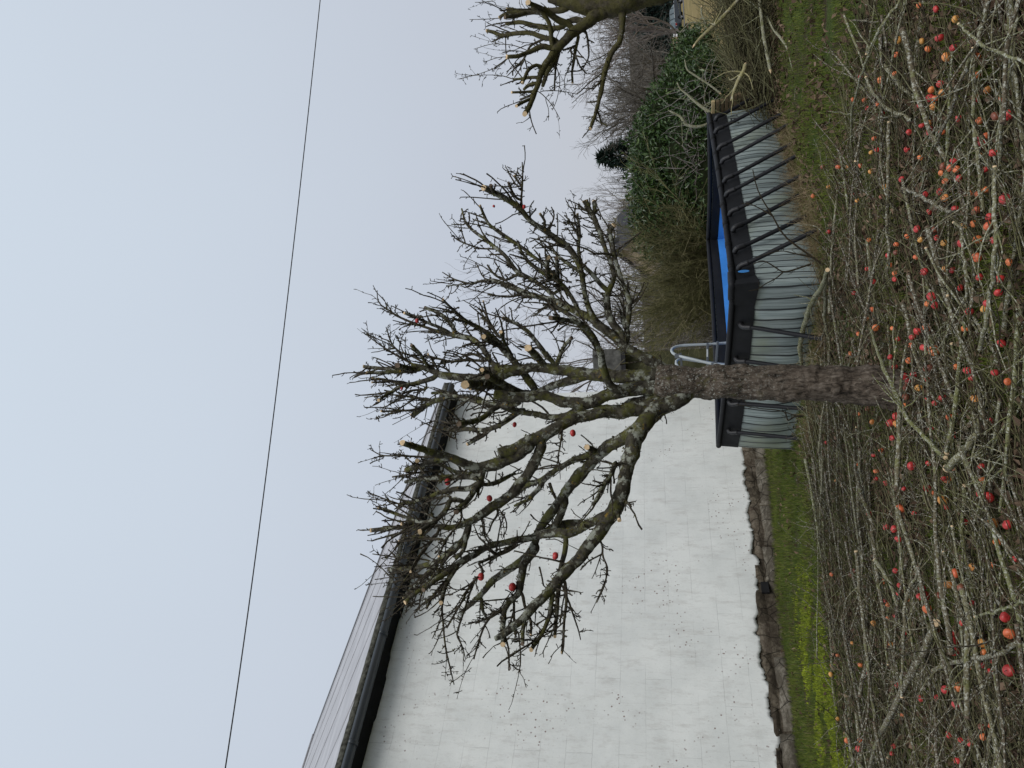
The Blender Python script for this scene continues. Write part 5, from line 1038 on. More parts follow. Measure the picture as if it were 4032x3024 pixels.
traced_branch(K2(3200, 2192, g5, [(700, 1100), (700, 900), (710, 650), (735, 300), (800, 190), (860, 20)]), [12, 12, 12, 12, 10, 6], 'slender dark brown stem beside the thick white-barked branch', hgt=[.25, .25, .25, .25, .2, .2], shoots=5)
traced_branch(K2(3200, 2192, g5, [(950, 890), (1100, 830), (1300, 800), (1450, 770), (1560, 710), (1660, 650)]), [14, 17, 19, 20, 21, 22], 'greenish branch bending to the nearest edge among the apples', hgt=[.1, .12, .14, .14, .14, .12], shoots=5)
traced_branch(K2(3200, 2192, g5, [(1280, 470), (1400, 440), (1540, 400), (1680, 350)]), [10, 11, 12, 12], 'thin grey-green stick in the near corner left of the yellow apples', hgt=[.15, .15, .15, .15], shoots=3)
traced_branch(K2(3200, 2192, g5, [(490, 30), (560, 130), (620, 240), (670, 400), (690, 560)]), [15, 15, 14, 13, 9], 'curved grey branch with a sawn end above the moss strip', hgt=[.2, .2, .15, .12, .1], shoots=4)
traced_branch(K2(3200, 2192, g5, [(340, -40), (365, 200), (385, 400), (420, 700), (440, 950), (480, 1200), (500, 1450)]), [13, 14, 14, 15, 14, 12, 9], 'long straight lichened branch parallel to the house wall', hgt=[.22, .22, .22, .2, .2, .15, .1], shoots=6)
traced_branch(K2(3200, 2192, g5, [(1030, -30), (1090, 100), (1130, 300), (1170, 450), (1210, 620)]), [17, 18, 19, 17, 14], 'birch-spotted branch crossing the near grass under the yellow apple', hgt=[.08, .1, .1, .08, .06], shoots=4)
traced_branch(K2(3200, 0, g5, [(1620, -20), (1590, 150), (1560, 380), (1520, 620), (1490, 850), (1470, 1100), (1470, 1300)]), [17, 17, 17, 16, 15, 13, 11], 'long reddish branch running near the right front corner', hgt=[.15, .18, .2, .2, .18, .15, .1], shoots=6)
traced_branch(K2(3200, 0, g5, [(1380, -20), (1350, 160), (1290, 350), (1220, 520), (1130, 720), (1080, 900), (1000, 1050), (960, 1150)]), [20, 21, 19, 17, 15, 14, 12, 9], 'thick grey-green branch sweeping in from the right front edge', hgt=[.15, .15, .18, .2, .2, .2, .15, .1], shoots=8)
traced_branch(K2(3200, 0, g5, [(1265, 380), (1270, 600), (1265, 850), (1265, 1050), (1300, 1250), (1310, 1450), (1330, 1660)]), [16, 17, 17, 16, 16, 15, 13], 'straight mottled branch between the orange apples at the right', hgt=[.1, .12, .14, .14, .12, .1, .1], shoots=7)
traced_branch(K2(3200, 0, g5, [(1150, 190), (1210, 250), (1300, 330), (1450, 410), (1560, 460), (1700, 500)]), [9, 11, 12, 13, 13, 12], 'crooked thin branch lying over the others near the right front edge', hgt=[.3, .3, .3, .3, .3, .3], shoots=5)
traced_branch(K2(3200, 0, g5, [(690, -10), (620, 90), (520, 240), (460, 350), (420, 480), (370, 640), (330, 780), (305, 900), (300, 1120)]), [11, 13, 13, 12, 11, 10, 9, 8, 7], 'long arching stem at the far edge of the tangle beside the lawn', hgt=[.3, .35, .4, .4, .38, .35, .3, .25, .2], shoots=6)
traced_branch(K2(3200, 0, g5, [(420, 610), (460, 700), (540, 820), (640, 880), (780, 940)]), [10, 11, 12, 13, 14], 'yellow-green crooked branch below the orange fallen apple pair', hgt=[.15, .15, .15, .15, .12], shoots=4)
traced_branch(K2(3200, 0, g5, [(600, 960), (590, 1150), (590, 1350), (595, 1500), (580, 1680), (590, 1900), (600, 2100)]), [13, 15, 15, 15, 14, 12, 10], 'long spotted branch running sideways below the pool corner', hgt=[.1, .12, .12, .12, .12, .1, .1], shoots=7)
traced_branch(K2(3200, 700, .4219, [(840, 100), (960, 140), (1080, 220), (1200, 280), (1310, 320)]), [11, 13, 14, 14, 12], 'olive-green crooked branch in the middle of the apples', hgt=[.18, .18, .18, .18, .18], shoots=4)
traced_branch(K2(3200, 700, .4219, [(1320, 420), (1380, 460), (1390, 600), (1420, 800), (1440, 1000), (1430, 1200)]), [10, 12, 14, 14, 14, 12], 'forked grey branch standing out left of the dark red apple', hgt=[.15, .15, .14, .12, .1, .1], shoots=6)
traced_branch(K2(3200, 700, .4219, [(1700, -100), (1690, 200), (1710, 450), (1700, 800), (1650, 1100), (1640, 1300), (1560, 1600)]), [15, 16, 17, 17, 18, 18, 16], 'long branch with white lichen crossing the apples near the camera', hgt=[.16, .18, .2, .2, .18, .16, .12], shoots=7)
# dark twigs reaching up in front of the pool wall
def reach(pts, y0, label, wd_, sh):
    P = np.array([aty(px, py, y0) for px, py in pts]); P = resample(P, 18); R = np.linspace(wd_[0], wd_[1], 18)*.5*pxscale(P[5]); Bt = Batch(); Bt.tubes(P[None], R[None], 5, np.array([.1]))
    k = rng.integers(3, 17, sh); S = walk(P[k], rng.normal(size=(sh, 3))+np.array([0, 0, .6]), rng.uniform(.04, .14, sh), 5, .2); Bt.tubes(S, np.broadcast_to(np.linspace(.004, .002, 5), (sh, 5)), 3, np.full(sh, .1))
    o = Bt.build('pruned_twig', M['litter_twig'], origin=P[0]); tag(o, label, 'twig')
d48 = .4822
reach(K2(2600, 350, d48, [(1330, 1440), (1180, 1330), (1040, 1230), (980, 1160), (920, 1040), (830, 900), (790, 820), (755, 660)]), 9.2, 'dark arching twig sweeping up across the front of the pool wall', (9, 4), 9)
reach(K2(2600, 350, d48, [(920, 1040), (830, 985), (740, 940), (665, 935)]), 9.2, 'short side twig pointing to the pool rim across the plank print', (6, 3), 4)
reach(K2(2600, 350, d48, [(1230, 1430), (1080, 1480), (1000, 1500), (900, 1430), (830, 1395), (760, 1430)]), 9.15, 'knobbly twig curling in front of the left end of the front pool wall', (8, 4), 9)
reach(K2(2600, 350, d48, [(1000, 1500), (940, 1550), (860, 1590), (790, 1640), (720, 1650)]), 9.15, 'thin twig rising across the black skirt at the pool corner', (6, 3), 4)
reach(K2(2600, 350, d48, [(1260, 1380), (1120, 1350), (1000, 1320), (900, 1340), (780, 1380)]), 9.2, 'straight spurred twig in front of the last strut of the pool', (6, 3), 8)
reach(K2(2600, 1050, d48, [(1170, 1220), (1100, 1220), (1040, 1260), (1020, 1180)]), 9.4, 'small knobbly twig left of the trunk before the pool side', (8, 5), 6)
reach(K2(2600, 1050, d48, [(1150, 1230), (960, 1170), (820, 1160), (620, 1125)]), 9.5, 'thin reddish shoot left of the trunk across the pool side', (5, 3), 4)
# heap at the right end of the pool
def hs(n):
    x = rng.normal(HEAPC[0], 1.5, n*2); y = rng.normal(HEAPC[1], .95, n*2); k = heap(x, y) > 0; return x[k][:n], y[k][:n]
Bt = Batch(); x, y = hs(4200); m_ = len(x); z = gz(x, y)+heap(x, y)**.7*.72*rng.random(m_)**.6
az = rng.normal(.3, .8, m_); D = np.stack([np.cos(az), np.sin(az), rng.normal(0, .35, m_)], 1); W = walk(np.stack([x, y, z], 1), D, rng.uniform(.4, 1.2, m_), 8, .14, -.01); W[..., 2] = np.maximum(W[..., 2], gz(W[..., 0], W[..., 1])+.01)
Bt.tubes(W, rng.uniform(.003, .009, (m_, 1))*np.linspace(1, .5, 8), 4, rng.beta(3, 1.7, m_))
hp = Bt.build('brushwood_heap', M['litter_twig']); tag(hp, 'high heap of grey cut twigs at the right end of the pool', 'brushwood', kind='stuff')
def lift_b(pts, wd_, ydep, label, mt=None, cutp=0):
    P = resample(np.array([aty(px, py, yd) for (px, py), yd in zip(pts, ydep)]), 20); R = np.interp(np.linspace(0, 1, 20), np.linspace(0, 1, len(wd_)), wd_)*.5*np.array([pxscale(p) for p in P]); Bt = Batch(); Bt.tubes(P[None], R[None], 8, np.array([.95]))
    k = rng.integers(4, 19, 5); S = walk(P[k], rng.normal(size=(5, 3)), rng.uniform(.2, .6, 5), 6, .2); Bt.tubes(S, (R[k]*.4)[:, None]*np.linspace(1, .4, 6), 4, np.full(5, .8))
    o = Bt.build('cut_branch', mt or M['stick'], origin=P[0]); tag(o, label, 'branch'); e_ = 0
    c = npmesh('cut_end', *tubes(np.stack([P[0], P[0]+(P[0]-P[1])*.9])[None], np.array([[R[0]*.98, R[0]*.15]]), 8), M['cutwood'], o, origin=P[0]); c.location = (0, 0, 0)
K3 = lambda pts: K2(2400, 0, .3617, pts)
M['peeled'] = bark('peeled_branch', (.34, .31, .17), (.22, .19, .10), (.40, .38, .30), (.30, .28, .12), (.3, .25, .1))
lift_b(K3([(925, 490), (960, 440), (1080, 330), (1180, 240), (1250, 170), (1400, 0), (1500, -100)]), [9, 14, 16, 17, 15, 14, 14], [12.4]*7, 'pale peeled branch with a splintered tip sticking up right of the hedge', M['peeled'])
lift_b(K3([(1480, 700), (1470, 760), (1400, 880), (1360, 980), (1325, 1100)]), [16, 18, 16, 13, 9], [12.2]*5, 'short bent peeled branch in the middle of the twig heap', M['peeled'])
lift_b(K3([(1750, 760), (1720, 600), (1680, 400), (1650, 150), (1630, -50)]), [13, 15, 14, 13, 12], [11.9]*5, 'straight pale stem on the near side of the twig heap')
lift_b(K3([(2190, 1140), (2060, 900), (1980, 700), (1960, 560), (1890, 440), (1780, 320), (1720, 180)]), [6, 9, 10, 10, 11, 10, 8], [10.6, 10.9, 11.2, 11.4, 11.6, 11.8, 12.]*1, 'long crooked grey branch trailing from the heap onto the lawn')
lift_b(K3([(1960, 450), (2100, 430), (2180, 350), (2230, 240)]), [9, 8, 7, 5], [11.2]*4, 'curved grey stem hooking over the lawn by the heap')
lift_b(K3([(1100, 1225), (1000, 1160), (900, 1080), (860, 1040), (760, 960), (740, 900)]), [14, 13, 11, 9, 8, 6], [13.6]*6, 'light grey bare branch rising behind the pool corner before the hedge')
lift_b(K3([(1100, 1330), (1020, 1370), (940, 1385), (830, 1360), (780, 1270), (640, 1200)]), [8, 12, 12, 11, 9, 6], [14.0]*6, 'pale crooked branch hanging over the pool rim in the hedge')
lift_b(K3([(1200, 1010), (1100, 930), (960, 840), (840, 760), (820, 650)]), [9, 8, 8, 7, 5], [13.6]*5, 'thin arching branch in front of the dark hedge by the heap')
lift_b(K3([(1000, 80), (1000, 160), (1060, 270), (1040, 250), (880, 240), (770, 350)]), [6, 6, 6, 5, 5, 4], [12.5]*6, 'dark bramble-like twig arching before the tan field')

# ================================================================== WINDFALL APPLES
spots = []
for r0_, pts in (((3200, 1300, g5), [(955, 128, 34, 'r'), (1030, 158, 44, 'o'), (850, 115, 25, 'o'), (895, 10, 28, 'r'), (855, 50, 24, 'r'), (345, 180, 16, 'o'), (415, 28, 14, 'o'), (670, 207, 20, 'r'), (825, 235, 24, 'o'), (985, 295, 38, 't'), (865, 345, 26, 'r'), (785, 360, 26, 'r'), (815, 400, 22, 'r'), (975, 380, 22, 'r'), (710, 285, 22, 'r'), (905, 450, 28, 'y'), (800, 445, 26, 't'), (800, 520, 26, 't'), (1095, 530, 30, 'r'), (978, 530, 18, 'r'), (1035, 570, 18, 'r'), (785, 590, 20, 'o'), (1215, 635, 28, 'r'), (1155, 680, 26, 'o'), (1305, 315, 34, 'r'), (1340, 370, 26, 'r'), (1525, 330, 28, 'r'), (1210, 285, 20, 'o'), (1365, 535, 34, 'y'), (1580, 98, 32, 'r'), (715, 672, 28, 'r'), (675, 725, 32, 'r'), (722, 735, 28, 'y'), (685, 845, 20, 'r'), (525, 720, 20, 'y'), (418, 655, 16, 'o'), (845, 1065, 32, 'r'), (980, 1045, 18, 'r'), (1190, 820, 24, 'r'), (1490, 705, 26, 'r'), (1185, 1075, 26, 'o'), (1325, 895, 22, 'o'), (1005, 772, 16, 'r'), (535, 980, 16, 'r'), (595, 940, 16, 'o'), (555, 1108, 20, 'o'), (555, 1165, 16, 'r'), (632, 1200, 20, 'r'), (405, 1052, 14, 'o'), (970, 1240, 30, 'r'), (1018, 1283, 24, 'o'), (1098, 1335, 38, 'y'), (755, 1398, 34, 'o'), (500, 1438, 22, 'r'), (865, 1435, 18, 'r'), (1125, 1388, 18, 'r'), (1415, 1065, 18, 'r'), (1465, 1312, 44, 'r'), (1405, 1288, 30, 'r'), (635, 1545, 24, 'r'), (702, 1560, 28, 'r'), (735, 1640, 26, 'r'), (1505, 1515, 38, 'y'), (1625, 1525, 36, 'r'), (1105, 1165, 20, 'r'), (780, 1245, 16, 'r'), (1280, 1505, 12, 'r'), (1630, 400, 22, 'o')]),
                 ((3200, 0, g5), [(1210, 138, 26, 'y'), (1050, 60, 22, 'r'), (915, 30, 18, 'o'), (740, 305, 26, 'y'), (935, 313, 15, 'y'), (1080, 285, 32, 'r'), (985, 375, 24, 'o'), (1135, 437, 34, 'y'), (1190, 365, 26, 'r'), (1385, 430, 28, 'o'), (1385, 578, 22, 'o'), (1645, 528, 26, 'o'), (725, 420, 18, 'o'), (600, 622, 28, 'o'), (715, 570, 16, 'o'), (432, 600, 14, 'r'), (370, 775, 16, 'o'), (465, 780, 14, 'o'), (612, 885, 14, 'r'), (575, 810, 14, 'o'), (1015, 695, 26, 'o'), (1000, 760, 30, 'r'), (1045, 762, 26, 'o'), (1025, 825, 32, 'y'), (1100, 715, 18, 'y'), (920, 815, 20, 'r'), (1370, 765, 32, 'r'), (1470, 695, 18, 'y'), (1640, 892, 40, 'r'), (1405, 937, 28, 'o'), (1235, 920, 22, 'r'), (935, 975, 22, 'r'), (1000, 1020, 34, 'r'), (1100, 1030, 22, 'o'), (830, 1030, 22, 'r'), (1410, 1085, 24, 'r'), (1430, 1122, 34, 'r'), (1420, 1180, 26, 'y'), (1520, 1188, 36, 'r'), (1460, 1060, 24, 'o'), (1600, 755, 20, 'o'), (920, 1230, 20, 'o'), (520, 1190, 16, 'y'), (570, 1170, 16, 'r'), (1195, 1255, 28, 'r'), (1165, 1310, 28, 'o'), (1215, 1320, 26, 'o'), (1110, 1300, 30, 't'), (1095, 1350, 22, 'o'), (250, 1305, 20, 'o'), (328, 1305, 16, 'y'), (430, 1295, 10, 'o'), (1125, 1415, 22, 'o'), (1450, 1320, 22, 'r'), (1235, 1390, 18, 'r'), (770, 1400, 22, 'r'), (140, 1465, 18, 'y'), (15, 1538, 18, 'o'), (367, 1520, 14, 'r'), (405, 1570, 14, 'y'), (630, 1460, 16, 'y'), (1330, 1510, 26, 'o'), (1385, 1520, 22, 'o'), (1120, 1545, 28, 'y'), (1615, 1550, 42, 'r'), (960, 1520, 18, 'r'), (1205, 1630, 26, 'r'), (1380, 1640, 22, 'o'), (515, 1340, 12, 'y'), (1455, 1480, 22, 'o'), (90, 1310, 16, 't'), (545, 1080, 10, 'o')]),
                 ((3200, 700, .4219), [(845, 885, 20, 'o'), (845, 940, 18, 'r'), (635, 965, 26, 'r'), (445, 1072, 18, 'r'), (205, 500, 20, 'r'), (1060, 470, 32, 'r'), (1225, 485, 40, 't'), (1095, 570, 26, 'y'), (965, 540, 20, 'o'), (1320, 600, 28, 'y'), (1255, 555, 22, 'r'), (1485, 605, 34, 'r'), (1520, 440, 32, 'y'), (1755, 440, 42, 'o'), (1805, 575, 26, 'r'), (1760, 355, 32, 'r'), (1640, 735, 42, 'o'), (1050, 735, 22, 'o'), (1130, 870, 34, 'r'), (1405, 855, 24, 'r'), (1335, 840, 20, 'y'), (1665, 920, 30, 'r'), (1865, 935, 42, 'r'), (1955, 780, 34, 'o'), (800, 810, 22, 'o'), (575, 845, 18, 'r'), (1205, 1100, 42, 'r'), (1235, 1185, 32, 'r'), (1160, 1170, 24, 'o'), (1480, 1020, 30, 'r'), (1850, 1065, 36, 'r'), (625, 1225, 26, 'o'), (1570, 1240, 36, 'r'), (1735, 1165, 30, 'r'), (1705, 1215, 26, 'y'), (490, 1452, 18, 'r'), (660, 1395, 30, 'o'), (1065, 1425, 36, 'r'), (1150, 1400, 40, 'o'), (1010, 1485, 26, 'r'), (875, 1500, 18, 'r'), (1530, 1400, 38, 'o'), (825, 1400, 16, 'o'), (575, 1310, 12, 'o'), (1180, 310, 22, 'r'), (1630, 310, 34, 't'), (1610, 420, 26, 'o'), (860, 615, 20, 'o'), (595, 575, 18, 'o'), (855, 690, 20, 't')]),
                 ((3200, 2192, g5), [(1148, 220, 34, 'y'), (1200, 130, 34, 'o'), (1250, 245, 32, 't'), (952, 310, 36, 'r'), (910, 315, 26, 'r'), (970, 410, 34, 'o'), (1340, 365, 22, 'r'), (1605, 475, 38, 'r'), (1640, 605, 40, 'o'), (1050, 570, 28, 't'), (1180, 605, 22, 'r'), (1190, 660, 30, 'r'), (1255, 520, 22, 'r'), (1415, 680, 34, 'y'), (1435, 755, 28, 'o'), (1190, 740, 36, 'r'), (1310, 862, 28, 'y'), (1495, 910, 32, 'r'), (1635, 895, 42, 'r'), (1515, 825, 24, 'r'), (1430, 855, 18, 'r'), (1115, 1045, 30, 'r'), (1225, 1025, 36, 'o'), (1055, 1115, 26, 'r'), (1220, 1165, 44, 'r'), (920, 1120, 20, 'r'), (1480, 1320, 22, 'o'), (1430, 1420, 26, 'o'), (1245, 1445, 18, 'r'), (770, 1245, 18, 'o'), (535, 525, 22, 'y'), (675, 688, 12, 'y'), (645, 690, 22, 't'), (615, 195, 20, 'o'), (710, 110, 20, 'r'), (740, 225, 16, 'r'), (632, 345, 16, 'r'), (650, 380, 18, 'o'), (735, 290, 18, 'r'), (812, 340, 16, 'o'), (715, 465, 22, 'r'), (650, 485, 16, 'o'), (160, 862, 16, 'y'), (185, 925, 18, 'y'), (240, 1275, 16, 'y'), (318, 1445, 20, 'o'), (422, 1442, 18, 'o'), (410, 1510, 22, 'r'), (695, 1490, 18, 'r'), (1215, 1605, 28, 'r'), (1145, 1400, 26, 'r'), (790, 600, 14, 'r'), (1500, 70, 20, 'o'), (240, 775, 10, 'o'), (360, 680, 10, 'y'), (545, 1525, 14, 'y'), (680, 1550, 14, 'r'), (190, 140, 14, 'o')])):
    for (x, y, r_, c) in pts: spots.append((r0_[0]+x*r0_[2], r0_[1]+y*r0_[2], r_*r0_[2], c))
NM = {'r': 'red', 'o': 'orange', 'y': 'yellow', 't': 'rot'}
LBN = {'r': 'red', 'o': 'orange-red', 'y': 'yellow-orange', 't': 'brown rotting'}
def LBL(c, r_, p): return ('small ' if r_ < .026 else ('big ' if r_ > .034 else ''))+LBN[c]+' windfall apple '+zone(float(p[0]), float(p[1]))
GRP = {'r': 'red windfall apples', 'o': 'orange-red windfall apples', 'y': 'yellow windfall apples', 't': 'rotting windfall apples'}
SPEC = {(955, 128): 'dark red apple touching a bitten orange one in front of the trunk', (1030, 158): 'large pecked orange-red apple with a hollow side in front of the trunk', (1365, 535): 'pale yellow apple beside a sawn stub in front of the trunk', (1098, 1335): 'yellow-orange apple with small dark holes at the lower left', (1465, 1312): 'large red apple with bite marks near the bottom edge', (1615, 1550): 'large dark crimson apple closest to the camera at the right', (1210, 138): 'yellow-orange apple near the right edge among grey stems', (1220, 1165): 'large deeply split red apple in the near left corner', (1148, 220): 'yellow and red striped apple beside a rotten brown one'}
raw = {}
napp = 0
def slot(x, y): return 0
for idx_, (px, py, r_, c) in enumerate(spots):
    p = gnd(px, py)
    for _ in range(5):
        rad = min(.038, max(.021, r_*1.12*pxscale(p))); p = gnd(px, py, float(gz(p[0], p[1]))+rad*.8)
    lab, grp = LBL(c, rad, p), GRP[c]
    for (sx, sy), l_ in SPEC.items():
        for r0_ in ((3200, 1300, g5), (3200, 0, g5), (3200, 2192, g5)):
            if abs(r0_[0]+sx*r0_[2]-px) < .01 and abs(r0_[1]+sy*r0_[2]-py) < .01: lab, grp = l_, None
    if any(o_ == lab for o_ in raw): lab, grp = LBL(c, rad, p), GRP[c]
    if grp is None: raw[lab] = 1
    put_apple(p+np.array([0, 0, .06 if float(pile(p[0], p[1])) > 0 else .015]), rad, NM[c], lab, grp, stem=(r_ > 10)); napp += 1
while napp < 289:
    xx, yy = wedge(1, 4.2, 10.5, 1.2, -31, 28); xx, yy = float(xx[0]), float(yy[0]); p_ = float(pile(xx, yy))
    if p_ < -.8 or (p_ < 0 and rnd.random() < .8) or (xx < -.5 and yy > 7 and rnd.random() < .6): continue
    c = rnd.choices('royt', (5, 3, 1, 3))[0]; r_ = rnd.uniform(.022, .031)
    put_apple((xx, yy, float(gz(xx, yy))+r_*.7+rnd.uniform(.01, .07)), r_, NM[c], LBL(c, r_, (xx, yy)), GRP[c], stem=False); napp += 1

# ================================================================== SHRUBS, TREES, HOUSES BEHIND
def leafmass(name, lumps, n, sz, mt, parent, core, droop=.2, seed=1):
    """leaves spread through the outer half of lumpy volumes"""
    r = np.random.default_rng(seed); vol = np.array([l[3]*l[4]*l[5] for l in lumps])**.67; cnt_ = (n*vol/vol.sum()).astype(int); C = []; Nn = []
    for (cx, cy, cz, rx, ry, rz), m_ in zip(lumps, cnt_):
        d = r.normal(size=(m_, 3)); d /= np.linalg.norm(d, axis=1, keepdims=True); q = 1-np.abs(r.normal(0, .16, m_)); bumpy = np.array([1+.22*mnoise.noise((a*2.6+cx, b*2.6+cy, c*2.6))+.10*mnoise.noise((a*7, b*7, c*7+cx)) for a, b, c in d])
        C.append(np.array([cx, cy, cz])+d*np.array([rx, ry, rz])*(q*bumpy)[:, None]); Nn.append(d)
    C = np.concatenate(C); Nn = np.concatenate(Nn); k = C[:, 2] > gz(C[:, 0], C[:, 1]); C, Nn = C[k], Nn[k]; m_ = len(C)
    d = Nn*.5+r.normal(0, .55, (m_, 3)); d[:, 2] += .35-droop; d /= np.linalg.norm(d, axis=1, keepdims=True)
    side_ = np.cross(d, r.normal(size=(m_, 3))+Nn*1.5); side_ /= np.linalg.norm(side_, axis=1, keepdims=True); nr = np.cross(side_, d)
    s = r.uniform(.65, 1.2, (m_, 1))*sz
    P = [C, C+d*s*.45-side_*s*.19+nr*s*.05, C+d*s-nr*s*.12, C+d*s*.45+side_*s*.19+nr*s*.05]
    V = np.stack(P, 1).reshape(-1, 3); b0 = np.arange(m_)[:, None]*4
    o = npmesh(name, V, [b0+np.array([[0, 1, 2]]), b0+np.array([[0, 2, 3]])], mt, parent, tint=np.repeat(r.beta(2.2, 2.4, m_), 4), smooth=False); tag(o, kind='stuff'); return o
def parented(o, T): o.parent = T; o.matrix_parent_inverse = Matrix.Translation(-T.location); return o
M['inner'] = simple('painted_inner_shade', (.014, .018, .008), .95, .05, .4, 6)  # near-black core colour, paints in the shade deep inside the foliage
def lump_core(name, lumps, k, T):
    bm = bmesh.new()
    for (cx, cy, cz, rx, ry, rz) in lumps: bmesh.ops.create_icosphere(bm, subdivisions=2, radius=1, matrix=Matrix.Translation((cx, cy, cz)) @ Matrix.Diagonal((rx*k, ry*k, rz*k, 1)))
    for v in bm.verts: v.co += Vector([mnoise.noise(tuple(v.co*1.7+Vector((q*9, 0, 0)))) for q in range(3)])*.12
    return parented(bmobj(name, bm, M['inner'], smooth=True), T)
def lm_px(px, py, y, rx, ry, rz): p = aty(px, py, y); return (p[0], p[1], p[2], rx, ry, rz)
HL = [lm_px(2620, 860, 18.6, 1.15, 1.1, .85), lm_px(2700, 800, 18.4, 1.3, 1.2, 1.0), lm_px(2600, 720, 18.8, 1.1, 1.1, .8), lm_px(2720, 640, 18.2, 1.3, 1.3, .9), lm_px(2590, 580, 19.0, 1.0, 1.1, .75), lm_px(2640, 500, 18.8, 1.1, 1.1, .75), lm_px(2760, 500, 18.0, 1.2, 1.1, .7), lm_px(2590, 800, 18.8, .9, 1.0, .7), lm_px(2680, 410, 18.8, 1.0, 1.1, .7), lm_px(2760, 380, 18.4, 1.1, 1.0, .6), lm_px(2800, 700, 17.6, 1.5, .9, .7), lm_px(2620, 650, 18.6, 1.0, 1., .8), lm_px(2560, 850, 18.7, .5, .6, .45), lm_px(2570, 640, 18.9, .6, .6, .5)]
HT = empty('laurel_hedge', tuple(gnd(2900, 680, 0.)*np.array([1, 1, 0])+np.array([0, 1.5, 0]))); HT.location.z = float(gz(HT.location.x, HT.location.y)); tag(HT, 'large dark green laurel hedge with glossy leaves behind the right half of the pool', 'hedge')
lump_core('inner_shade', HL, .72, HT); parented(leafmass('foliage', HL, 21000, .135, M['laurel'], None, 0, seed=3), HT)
HL2 = [lm_px(2740, 300, 20.5, 1.0, .9, .55), lm_px(2700, 250, 21, .8, .8, .45), lm_px(2770, 225, 20.5, .9, .8, .5), lm_px(2720, 185, 21, .55, .7, .35), lm_px(2800, 330, 19.5, 1.0, .8, .5), lm_px(2690, 320, 21, .8, .8, .5)]
H2_ = empty('laurel_bush', tuple(aty(2850, 260, 20.5)*np.array([1, 1, 0])+np.array([0, 0, float(gz(7.5, 20.5))]))); tag(H2_, 'lower laurel bush at the right end of the hedge beside the tan field', 'bush')
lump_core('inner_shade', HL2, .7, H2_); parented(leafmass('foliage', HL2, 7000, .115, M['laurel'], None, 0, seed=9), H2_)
# bare stems poking out of the hedge
Bt = Batch(); m_ = 60; Pb = np.array([[*aty(rng.uniform(2700, 2800), rng.uniform(330, 700), 17.0)] for _ in range(m_)]); D = rng.normal(size=(m_, 3))+np.array([0, -.6, .8]); W = walk(Pb, D, rng.uniform(.4, 1.3, m_), 8, .2); Bt.tubes(W, rng.uniform(.004, .011, (m_, 1))*np.linspace(1, .4, 8), 4)
parented(tag(Bt.build('stems', M['bare_pale']), kind='stuff'), HT)
# broom / willow-like shrub of fine twigs
def broom(name, label, px, py, y, n, hgt, spr, seed, mt):
    r = np.random.default_rng(seed); c = aty(px, py, y); z0 = float(gz(c[0], c[1])); T = empty(name, (c[0], c[1], z0)); tag(T, label, 'shrub')
    m0 = 90; a = r.uniform(0, 2*np.pi, m0); Pb = np.c_[c[0]+r.normal(0, .35, m0), c[1]+r.normal(0, .35, m0), np.full(m0, z0)]
    D = np.stack([np.cos(a)*spr*.75, np.sin(a)*spr*.75, r.uniform(.7, 1.3, m0)], 1); L0 = r.uniform(.75, 1.05, m0)*hgt*.72; W0_ = walk(Pb, D, L0, 10, .09, -.02, r)
    Bt = Batch(); Bt.tubes(W0_, r.uniform(.009, .02, (m0, 1))*np.linspace(1, .35, 10), 5, r.beta(2, 3, m0))
    k = r.integers(0, m0, n//4); q = r.integers(2, 10, n//4); D1 = (W0_[k, np.minimum(q+1, 9)]-W0_[k, q-1]); D1 /= np.linalg.norm(D1, axis=1, keepdims=True)+1e-6; W1 = walk(W0_[k, q], D1+r.normal(0, .35, (n//4, 3)), r.uniform(.3, .8, n//4)*hgt*.42, 8, .10, -.01, r)
    Bt.tubes(W1, r.uniform(.004, .007, (n//4, 1))*np.linspace(1, .5, 8), 3, r.beta(2, 2.5, n//4))
    k = r.integers(0, n//4, n); q = r.integers(1, 8, n); D2 = (W1[k, np.minimum(q+1, 7)]-W1[k, q-1]); D2 /= np.linalg.norm(D2, axis=1, keepdims=True)+1e-6; W2 = walk(W1[k, q], D2+r.normal(0, .42, (n, 3)), r.uniform(.15, .55, n), 5, .12, -.01, r)
    Bt.tubes(W2, r.uniform(.003, .0055, (n, 1))*np.linspace(1, .6, 5), 3, r.beta(2, 2, n))
    parented(tag(Bt.build('twigs', mt), kind='stuff'), T); return T
broom('broom_shrub', 'big olive-brown shrub of fine arching twigs behind the middle of the pool', 2850, 1075, 18.8, 6500, 3.6, .72, 4, M['willow'])
broom('broom_shrub', 'smaller olive-brown shrub of fine twigs leaning against the laurel hedge', 2830, 975, 18.3, 4200, 2.8, .6, 5, M['willow'])
